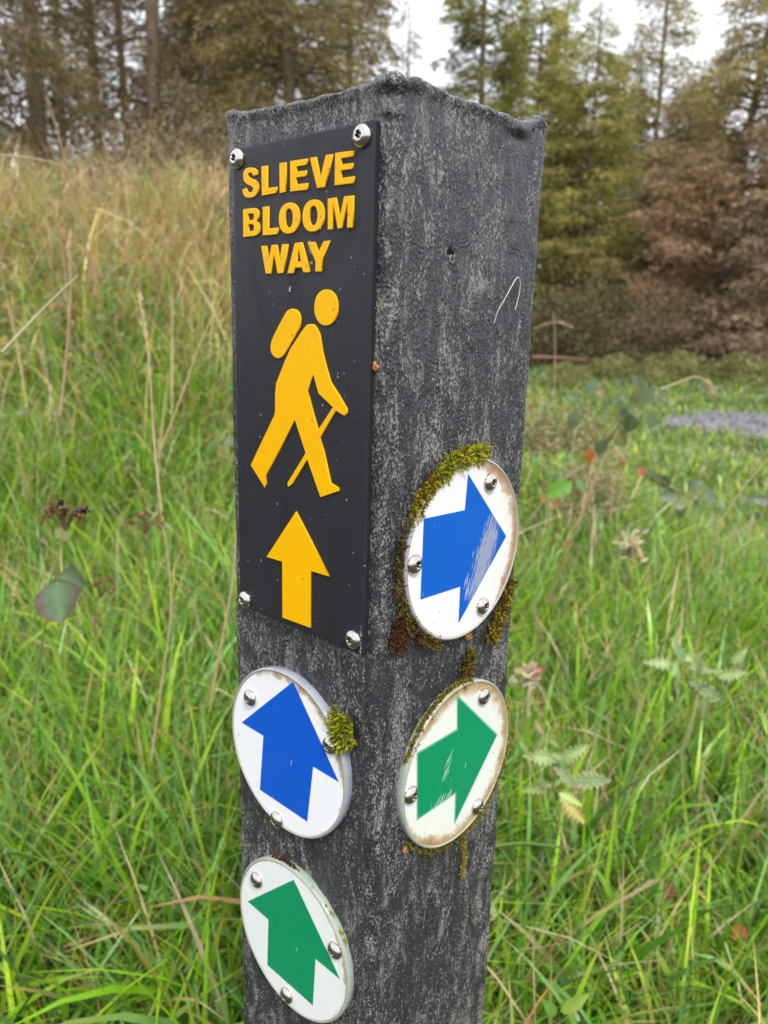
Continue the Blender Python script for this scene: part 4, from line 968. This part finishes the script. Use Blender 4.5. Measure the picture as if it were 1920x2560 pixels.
def bankf(X, Y): return sm((1.3-X)/2.2)*sm((Y-1.6)/2.6)
def grass(name, X, Y, L, W, dry, nseg, **kw):
    keep = ~on_path(X, Y) & (np.hypot(X-PX, Y-PY-.09) > .10)
    X, Y, L, W, dry = X[keep], Y[keep], L[keep], W[keep], dry[keep]
    if kw.get('azb') is not None: kw['azb'] = kw['azb'][keep]
    V, F, C = blades(X, Y, L, W, dry, nseg, **kw)
    return V, F, C
def join(parts):
    Vs, Fs, Cs, n = [], [], [], 0
    for V, F, C in parts: Vs.append(V); Fs.append(F+n); Cs.append(C); n += len(V)
    return np.concatenate(Vs), np.concatenate(Fs), np.concatenate(Cs)
def tuftify(X, Y, tper, spread):
    """pull blades into tufts that radiate from shared centres"""
    n = len(X); m = max(1, n//tper); ci = RG.randint(m, size=n); cx, cy = X[ci], Y[ci]
    an = RG.uniform(0, 6.283, n); r = np.abs(RG.normal(size=n))*spread
    return cx+r*np.cos(an), cy+r*np.sin(an), an
parts = []
def field(n, y0, y1, wmul, nseg, k=.6, m=.45, tper=16, spread=.03, pw=1.0, lean=.45, curl=1.0, lmul=1.0):
    X, Y = frust(n, y0, y1, k, m, pw); X, Y, an = tuftify(X, Y, tper, spread)
    b = bankf(X, Y); P = np.stack([X, Y, 0*X], -1); pn = vnoise(P, 1.6, 21); pn2 = vnoise(P, .7, 22)
    right = sm((X-.1)/.5)
    far = sm((Y-2.6)/3)
    Lb = np.where(X < 0, .37, .27)*(1-.66*sm((Y-2.4)/2)*right)+.08*b
    L_ = Lb*RG.uniform(.5, 1.35, len(X))*(.8+.5*pn)*lmul
    W_ = wmul*RG.uniform(.4, 1.0, len(X))**1.3*(1-.2*b)
    dry = .035+.70*b*sm((Y-2.9)/1.8)+.30*(pn2-.5)*(1-right*.6)+.08*(1-right)*sm((Y-1.2)/1)
    gm = 1+np.stack([.38, .08, 1.2])[None, :]*(right*sm((Y-2.2)/2))[:, None]
    keep = ~on_path(X, Y) & (np.hypot(X-PX, Y-PY-.09) > .10)
    return grass('grass', X[keep], Y[keep], L_[keep], W_[keep], np.clip(dry, .03, .85)[keep], nseg, lean=lean, curl=curl, azb=an[keep], gmix=gm[keep])
parts.append(field(58000, .70, 2.4, .0090, 6, m=.75, lean=.65, curl=1.35, tper=22))
parts.append(field(12000, .76, 2.3, .0160, 7, m=.7, lean=.55, curl=1.2, lmul=1.1, tper=9))
parts.append(field(12000, .8, 3, .0028, 6, m=.7, lmul=1.25))
parts.append(field(85000, 2.3, 5.5, .0100, 4, m=.8, spread=.06, lean=.75, curl=1.5, tper=26))
parts.append(field(60000, 5.2, 12.5, .014, 3, spread=.07, lean=.8, curl=1.4))
parts.append(field(60000, 4.2, 11.5, .013, 3, spread=.12, lean=.9, curl=1.4, lmul=1.2))
V, F, C = join(parts)
tag(link('grass', npmesh('grass', V, F, C), mat=M_grass), kind='stuff')
# dry tangled stalks on the bank
X = RG.uniform(-4.6, 1.3, 15000); Y = RG.uniform(2.6, 7.5, 15000); b = bankf(X, Y)*(.25+.75*sm((Y-3.2)/1.4)); kp = RG.uniform(size=15000) < b; X, Y = X[kp], Y[kp]
V, F, C = blades(X, Y, RG.uniform(.20, .60, len(X)), RG.uniform(.002, .006, len(X)), np.full(len(X), .93), 5, lean=.8, curl=2.0)
X2 = RG.uniform(-4.6, 1.0, 4200); Y2 = RG.uniform(2.4, 6.8, 4200); kp = RG.uniform(size=4200) < bankf(X2, Y2)*vnoise(np.stack([X2, Y2, X2*0], -1), 1.4, 41)*1.3; X2, Y2 = X2[kp], Y2[kp]
V2, F2, C2 = blades(X2, Y2, RG.uniform(.45, .95, len(X2)), RG.uniform(.004, .009, len(X2)), np.full(len(X2), 1.0), 5, lean=.75, curl=1.5)
V, F, C = join([(V, F, C), (V2, F2, C2*1.3)])
tag(link('dry_grass', npmesh('dry_grass', V, F, C), mat=M_grass), kind='stuff')
# fallen thatch lying flat near the camera
X, Y = frust(4500, .75, 3.4); 
V, F, C = blades(X, Y, RG.uniform(.08, .34, len(X)), RG.uniform(.002, .006, len(X)), np.full(len(X), .95), 3, lean=1.3, curl=.3)
V[:, 2] += np.repeat(RG.uniform(.01, .16, len(X)), 8)
tag(link('thatch', npmesh('thatch', V, F, C), mat=M_grass), kind='stuff')

# ------------------------------------------------------------------ single plants in view
def leaf_geo(L_, W_, fold=.25, droop=.3, serr=.06, n=10, tip=1.0):
    """ovate toothed leaf along +x, folded on its midrib; returns V, F"""
    V = []
    for i in range(n+1):
        t = i/n; w_ = W_*.5*(math.sin(math.pi*t**.8)**.75)*(1+serr*(1 if i % 2 else -1)) if 0 < i < n else .0004
        x = L_*t; z = -droop*L_*t*t
        for sgn in (-1, -.5, 0, .5, 1):
            V.append((x+abs(sgn)*W_*.08, sgn*w_, z+abs(sgn)*w_*fold+(.004*L_*10*math.sin(t*22)*abs(sgn)*.25)))
    i = np.arange((n+1)*5).reshape(n+1, 5)
    return np.array(V), np.stack([i[:-1, :-1], i[:-1, 1:], i[1:, 1:], i[1:, :-1]], -1).reshape(-1, 4)
def orient(V, d, nrm):
    d = unit(np.array(d, float)); nrm = np.array(nrm, float); y = unit(np.cross(nrm, d)); z = np.cross(d, y)
    return V@np.stack([d, y, z])
def put_leaf(parent, name, pos, d, nrm, L_, W_, col, edge=None, **kw):
    V, F = leaf_geo(L_, W_, **kw); n_ = len(V); C = np.tile(np.array(col), (n_, 1))
    if edge is not None:
        k = np.arange(n_) % 5; C[(k == 0) | (k == 4)] = edge
        C[k == 2] = np.array(col)*1.5
    return link(name, npmesh(name, orient(V, d, nrm), F, C, True), parent, loc=np.array(pos), mat=M_leaf)
def stem_obj(parent, pts, rad, col, name='stem', taper=.6):
    V, F = tube('x', spline(pts), rad, None, None, 6, taper)
    return link(name, npmesh(name, V, F, np.tile(np.array(col, float), (len(V), 1)), True), parent, mat=M_bark)
toC = unit(np.array([0, -1, .35]))
# bramble on the left with two leaves and berry clusters
root = at(150, 1800, .98); br = empty('bramble', root); root = np.array(root)
def rel(px, py, Y): return at(px, py, Y)-root
stem_obj(br, [rel(70, 1900, 1.0), rel(100, 1640, .95), rel(138, 1440, .92), rel(155, 1330, .92), rel(158, 1290, .93)], .0011, (.19, .16, .07))
put_leaf(br, 'leaf', rel(140, 1446, .90), rel(150, 1562, .86)-rel(140, 1446, .90), toC, .054, .056, (.075, .125, .055), (.10, .045, .05), fold=.15, droop=.1, n=14, serr=.05)
put_leaf(br, 'leaf', rel(146, 1440, .93), rel(222, 1470, .90)-rel(146, 1440, .93), toC, .042, .036, (.085, .14, .06), (.09, .07, .045), fold=.1, droop=.15, n=12)
put_leaf(br, 'leaf', rel(135, 1345, .96), rel(170, 1330, .98)-rel(135, 1345, .96), toC, .026, .02, (.16, .17, .05), None, fold=.1, droop=.1, n=8)
def berry_cluster(parent, cen, n, spread, seed, dark=.3):
    rg = np.random.RandomState(seed)
    for k in range(n):
        an = rg.uniform(0, math.pi); p = cen+np.array([math.cos(an)*spread*rg.uniform(.5, 1.1), rg.normal()*.008, abs(math.sin(an))*spread*.8*rg.uniform(.5, 1.1)-.006])
        st = Acc(); q = spline([cen-np.array([0, 0, .018]), (p+cen)/2, p], 3); V, F = tube('x', q, .0005, None, None, 4); st.add(V, F, (.16, .10, .05))
        dk = rg.uniform() < dark; col = (.012, .014, .03) if dk else tuple(np.array([.20, .085, .045])*rg.uniform(.6, 1.5))
        for m_ in range(9):
            o = p+unit(rg.normal(size=3))*.0028; r = .0021 if dk else .0016
            oc = np.array([[1, 0, 0], [-1, 0, 0], [0, 1, 0], [0, -1, 0], [0, 0, 1], [0, 0, -1]])*r*(1+rg.normal(size=(6, 1))*.15)
            st.add(oc+o, [(0, 2, 4), (2, 1, 4), (1, 3, 4), (3, 0, 4), (2, 0, 5), (1, 2, 5), (3, 1, 5), (0, 3, 5)], col)
        for m_ in range(5):
            d_ = unit(rg.normal(size=3)); e_ = unit(np.cross(d_, rg.normal(size=3)))*.0012; st.add([p-e_, p+d_*.006, p+e_], [(0, 1, 2)], (.34, .20, .12))
        link('berry', st.mesh('berry', True), parent, mat=M_moss)
berry_cluster(br, rel(162, 1290, .84), 26, .028, 1)
tag(br, 'bramble shoot with grey-green purple-edged leaves and a withered berry cluster, left of the post', 'bramble')
b2 = empty('bramble', at(360, 1420, 1.15)); r0 = np.array(b2.location)
stem_obj(b2, [at(350, 1600, 1.2)-r0, at(355, 1450, 1.17)-r0, at(362, 1330, 1.15)-r0], .0009, (.22, .15, .08)); berry_cluster(b2, at(362, 1305, 1.05)-r0, 14, .028, 5, .08)
tag(b2, 'small withered berry spray close to the left edge of the post', 'bramble')
b3 = empty('bramble', at(245, 1475, 1.02)); r0 = np.array(b3.location)
stem_obj(b3, [at(235, 1600, 1.05)-r0, at(240, 1520, 1.03)-r0, at(250, 1470, 1.02)-r0], .0009, (.22, .13, .08)); berry_cluster(b3, at(252, 1465, 1.02)-r0, 8, .02, 9, 0)
tag(b3, 'dried brown berry spray right beside the large bramble leaf', 'bramble')

# long dry stalks that stand out
def stalk(name, pts, rad, col, lab, cat='grass stalk', head=None):
    P = [at(*p) for p in pts]; o = P[0]
    V, F = tube('x', spline([p-o for p in P]), rad, None, None, 5, .45)
    a = Acc(); a.add(V, F, col)
    if head:
        hp = spline([p-o for p in P])[-8:]; rg = np.random.RandomState(int(abs(pts[0][0])))
        for q in range(head):
            p = hp[rg.randint(len(hp))]+rg.normal(size=3)*.0028; d_ = unit(hp[-1]-hp[0]+rg.normal(size=3)*.012); e_ = unit(np.cross(d_, rg.normal(size=3)))*.0012
            a.add([p-e_, p+d_*.012, p+e_], [(0, 1, 2)], np.array(col)*rg.uniform(.8, 1.25))
    tag(link(name, a.mesh(name, True), loc=o, mat=M_grass), lab, cat, 'dry stalks standing out of the grass')
STR = (.46, .36, .20); PNK = (.42, .28, .19)
stalk('grass_stalk', [(232, 700, 2.2), (190, 520, 2.2), (150, 350, 2.2), (118, 245, 2.2)], .004, (.32, .24, .14), 'tall bent grass stem rising against the trees at upper left', head=40)
stalk('grass_stalk', [(-20, 385, 1.6), (90, 398, 1.6), (150, 415, 1.62), (190, 450, 1.65)], .0022, (.44, .36, .22), 'dry stem reaching in level from the left edge')
stalk('grass_stalk', [(255, 520, 2.3), (235, 440, 2.3), (215, 360, 2.3), (208, 320, 2.3)], .003, (.35, .27, .17), 'short upright dry stem right of the tall bent stem')
stalk('grass_stalk', [(150, 1040, 1.3), (165, 900, 1.32), (176, 720, 1.34), (172, 590, 1.36)], .0026, PNK, 'pale pinkish upright stem, left of centre of the bank', head=30)
stalk('grass_stalk', [(5, 880, 1.2), (90, 790, 1.25), (150, 730, 1.28), (195, 688, 1.3)], .0022, (.46, .42, .28), 'straw slanting up to the right at the left edge')
stalk('grass_stalk', [(378, 1900, 1.05), (405, 1700, 1.06), (428, 1500, 1.08), (400, 1250, 1.1), (385, 1100, 1.15), (372, 900, 1.2), (350, 750, 1.25)], .0022, STR, 'longest pale stalk, bent beside the left edge of the post', head=60)
stalk('grass_stalk', [(395, 1140, 1.2), (450, 1000, 1.22), (500, 860, 1.25), (565, 720, 1.28)], .0018, (.48, .34, .16), 'thin straw leaning right towards the post')
stalk('grass_stalk', [(525, 1760, .95), (555, 1600, .96), (582, 1450, .97), (590, 1330, .98)], .0022, (.50, .37, .22), 'pale stalk touching the post edge above the blue disc')
stalk('grass_stalk', [(1372, 1500, 1.5), (1440, 1330, 1.5), (1500, 1170, 1.55), (1545, 1075, 1.6)], .0028, (.30, .22, .12), 'slanting brown bramble stem right of the post')
stalk('grass_stalk', [(1385, 990, 3.2), (1388, 850, 3.2), (1382, 775, 3.2)], .0028, (.40, .28, .19), 'upright pinkish stem beside the right edge of the post')
stalk('grass_stalk', [(1335, 822, 3.0), (1370, 808, 3.0), (1400, 806, 3.0), (1425, 816, 3.0)], .0022, (.42, .30, .21), 'drooping dry seed stem arching right of the post edge', head=30)
stalk('grass_stalk', [(1650, 975, 1.9), (1700, 955, 1.9), (1740, 942, 1.9), (1770, 958, 1.9), (1784, 985, 1.9)], .0028, (.50, .37, .27), 'nodding pale seed head in front of the gravel path', head=120)
stalk('grass_stalk', [(1765, 1420, 1.3), (1790, 1330, 1.3), (1850, 1230, 1.32), (1925, 1140, 1.35)], .0022, (.40, .30, .08), 'ochre blade arching up at the right edge')
stalk('grass_stalk', [(1455, 1270, 1.9), (1475, 1180, 1.9), (1490, 1130, 1.9)], .0045, (.50, .38, .25), 'short thick pale stem below the bramble leaves on the right')
stalk('grass_stalk', [(700, 2540, .8), (250, 2470, .85), (205, 2400, .9), (0, 2370, .95)][1:], .0016, (.32, .36, .05), 'yellow-green stalk lying across the bottom left corner')
stalk('grass_stalk', [(1215, 2120, .85), (1300, 2108, .87), (1400, 2118, .9), (1480, 2135, .93)], .0026, (.14, .22, .04), 'smooth green stem arching right from the post near the bottom')

# leafy plants
def leafy(name, lab, cat, cen, leaves, grp=None, base=None, lob=.08, extra=0):
    lv0 = list(leaves)
    for k in range(extra):
        q = lv0[rnd.randrange(len(lv0))]; g = rnd.uniform(.4, .8)
        leaves = leaves+[(q[0]+rnd.gauss(0, 20), q[1]+rnd.gauss(0, 20), q[2]+rnd.uniform(-.05, .05), rnd.uniform(-1, 1), rnd.uniform(-.9, .9), q[5]*g, q[6]*g, tuple(v*rnd.uniform(.75, 1.3) for v in q[7]), q[8])]
    c = np.array(at(*cen)); e = empty(name, c)
    gb = np.array([c[0], c[1]+.02, float(gz(c[0], c[1]))])-c
    sw = rnd.uniform(-.09, .09); stem_obj(e, [gb+np.array([sw*1.5, .05, 0]), gb*.5+np.array([sw*.55, .02, 0]), np.zeros(3)], .0009*c[1], (.16, .17, .06))
    for (px, py, Y, dx, dz, L_, W_, col, ed) in leaves:
        p = at(px, py, Y)-c; put_leaf(e, 'leaf', p, (dx, -.15, dz), unit(np.array([rnd.uniform(-.3, .3), -1, .5+rnd.uniform(-.2, .3)])), L_, W_, col, ed, fold=rnd.uniform(.05, .35), droop=rnd.uniform(.05, .4), serr=lob, n=14)
        stem_obj(e, [np.zeros(3), p*.6+np.array([0, 0, -.01]), p], .0007*c[1], (.13, .13, .05), 'leaf_stalk')
    tag(e, lab, cat, grp); return e
BG = (.095, .135, .06); BGd = (.055, .085, .028)
leafy('bramble', 'bramble spray with round blue-green leaves rising in front of the nettle patch', 'bramble', (1500, 1120, 1.9), [
 (1590, 1005, 1.9, .6, .5, .05, .04, BG, None), (1600, 975, 1.9, -.4, .8, .04, .03, BG, None), (1625, 985, 1.9, .9, .1, .045, .03, (.10, .13, .05), None), (1582, 1035, 1.9, -.2, -.9, .045, .04, BGd, None), (1618, 1030, 1.9, .5, -.8, .04, .035, BG, None),
 (1530, 1080, 1.9, .5, -.4, .045, .045, (.08, .10, .02), (.12, .07, .06)), (1510, 1098, 1.9, -.3, -.9, .04, .035, BGd, None), (1450, 1010, 1.95, -.6, .5, .04, .03, BG, None), (1470, 985, 1.95, .3, .8, .04, .03, (.14, .19, .12), None), (1445, 1030, 1.95, -.4, -.8, .045, .035, BG, None), (1535, 1000, 2.0, .5, .3, .03, .025, BG, None), (1515, 985, 2, -.6, .2, .03, .02, (.2, .12, .06), None)], lob=.12, extra=5)
leafy('dead_leaf', 'curled orange-brown leaf hanging right of the post', 'leaf', (1472, 1110, 1.8), [(1472, 1115, 1.8, .1, -1, .042, .028, (.28, .11, .03), None)])
leafy('dock_plant', 'single bright green pointed leaf right of the post above the blue disc', 'plant', (1438, 1225, 1.6), [(1432, 1205, 1.6, -.9, -.5, .062, .038, (.10, .24, .015), None), (1438, 1200, 1.6, .7, -.6, .035, .02, (.12, .20, .07), None)])
leafy('bramble', 'low trailing bramble with blue-green leaves near the second gravel strip', 'bramble', (1700, 1230, 2.3), [
 (1690, 1235, 2.3, -.7, -.1, .05, .045, BG, None), (1720, 1225, 2.3, .4, .4, .05, .04, BG, None), (1755, 1235, 2.3, .8, -.2, .05, .04, (.12, .16, .1), None), (1670, 1210, 2.3, -.6, .5, .04, .03, BGd, None), (1700, 1255, 2.3, .1, -.8, .05, .04, BG, None), (1590, 1175, 2.3, .6, -.1, .03, .025, (.30, .06, .03), None), (1615, 1180, 2.3, .8, -.3, .05, .02, BGd, None), (1650, 1195, 2.3, .8, -.4, .04, .02, (.04, .07, .04), None)], lob=.12, extra=4)
TH = (.19, .27, .085)
leafy('thistle', 'ragged pale green thistle leaves low on the right beside the green disc', 'plant', (1400, 1960, 1.05), [
 (1395, 1900, 1.05, -.8, .2, .05, .018, TH, (.34, .32, .16)), (1400, 1900, 1.05, .7, .5, .045, .018, TH, (.34, .32, .16)), (1380, 1960, 1.02, -.9, -.2, .045, .016, TH, (.38, .30, .12)), (1420, 1950, 1.0, .95, .1, .06, .02, (.14, .20, .09), (.45, .42, .22)), (1400, 1990, .98, .6, -.6, .055, .024, (.38, .36, .10), (.28, .13, .10)), (1340, 1880, 1.08, .3, .9, .035, .014, TH, (.3, .2, .12)), (1360, 1840, 1.1, -.4, .7, .03, .012, (.28, .26, .14), (.3, .14, .1))], lob=.42, extra=12)
leafy('thistle', 'ragged thistle leaves in the middle of the right hand grass', 'plant', (1740, 1720, 1.25), [
 (1700, 1665, 1.25, -.9, .2, .06, .018, TH, (.34, .36, .2)), (1720, 1700, 1.25, .9, -.4, .075, .02, (.13, .2, .09), (.34, .38, .22)), (1790, 1690, 1.25, .8, .2, .05, .018, TH, (.34, .36, .2)), (1760, 1740, 1.22, .1, -.9, .045, .022, (.15, .22, .08), (.22, .12, .1)), (1830, 1660, 1.27, .5, .7, .035, .014, TH, (.34, .36, .2))], lob=.42, extra=12)
leafy('dead_flower', 'withered whitish flower head in the upper part of the right hand grass', 'plant', (1570, 1360, 1.6), [
 (1570, 1360, 1.6, dx, dz, .035, .012, c_, None) for dx, dz, c_ in ((.9, .3, (.42, .36, .24)), (-.9, .2, (.36, .30, .18)), (.3, .9, (.3, .34, .14)), (-.4, .8, (.44, .38, .28)), (.7, -.6, (.2, .13, .08)), (-.6, -.6, (.3, .26, .14)), (0, -1, (.22, .2, .08)))], lob=.3, extra=30)
leafy('dead_flower', 'withered pinkish flower head beside the post between the two right discs', 'plant', (1318, 1680, 1.15), [
 (1318, 1680, 1.15, dx, dz, .022, .009, c_, None) for dx, dz, c_ in ((.9, .3, (.42, .3, .22)), (-.9, .2, (.36, .25, .18)), (.3, .9, (.4, .3, .24)), (-.4, -.8, (.44, .38, .28)), (.9, -.3, (.34, .1, .06)))], lob=.3, extra=16)
leafy('dock_plant', 'pair of broad yellowish-green leaves at the bottom beside the post', 'plant', (1400, 2545, .78), [(1400, 2530, .78, .8, .7, .04, .016, (.20, .30, .04), None), (1390, 2540, .78, -.5, .8, .03, .014, (.12, .24, .04), None)])
# fallen red leaves
for px, py, Y, sz, col, lab in ((1860, 2312, 1.09, .030, (.42, .045, .012), 'bright red fallen leaf near the right edge'), (1680, 2205, 1.15, .036, (.24, .055, .05), 'dull crimson fallen leaf in the middle of the lower right grass'), (1380, 2375, 1.02, .040, (.16, .035, .03), 'dark red fallen leaf nearest the post'), (1652, 2395, 1.0, .022, (.20, .05, .03), 'small dark red leaf below the dull crimson one')):
    p = at(px, py, Y); e = put_leaf(None, 'fallen_leaf', p, (rnd.uniform(-1, 1), -.3, rnd.uniform(-.6, .2)), (rnd.uniform(-.3, .3), -.8, .6), sz, sz*.75, col, None, fold=.2, droop=.2)
    tag(e, lab, 'leaf', 'red leaves fallen in the grass')
# scattered bramble leaves on the bank
ac = Acc(); rg = np.random.RandomState(5)
for k in range(2600):
    y = rg.uniform(2.6, 6.5); x = rg.uniform(-.62*y, .75); 
    if rg.uniform() > float(bankf(x, y))*1.1: continue
    if vnoise(np.array([x, y, 0.]), 1.1, 31) < .42: continue
    c = [(.12, .17, .06), (.08, .14, .03), (.17, .20, .05), (.13, .17, .10), (.26, .19, .04), (.10, .16, .03), (.20, .10, .05)][rg.randint(7)]
    V, F = leaf_geo(rg.uniform(.03, .055), rg.uniform(.025, .042), n=5); V = orient(V, unit(rg.normal(size=3)), (rg.normal()*.4, -.6, .8))
    ac.add(V+np.array([x, y, float(gz(x, y))+rg.uniform(.12, .42)]), F, c)
for k in range(500):
    y = rg.uniform(1.2, 4.5); x = rg.uniform(.25, .62*y)
    if vnoise(np.array([x, y, 0.]), 1.7, 33) < .5: continue
    c = [(.13, .22, .04), (.10, .20, .02), (.16, .25, .04)][rg.randint(3)]
    V, F = leaf_geo(rg.uniform(.02, .04), rg.uniform(.012, .025), n=5); V = orient(V, unit(rg.normal(size=3)), (rg.normal()*.4, -.5, .8))
    ac.add(V+np.array([x, y, float(gz(x, y))+rg.uniform(.05, .2)]), F, c)
tag(link('ground_cover', ac.mesh('ground_cover', True), mat=M_leaf), kind='stuff')
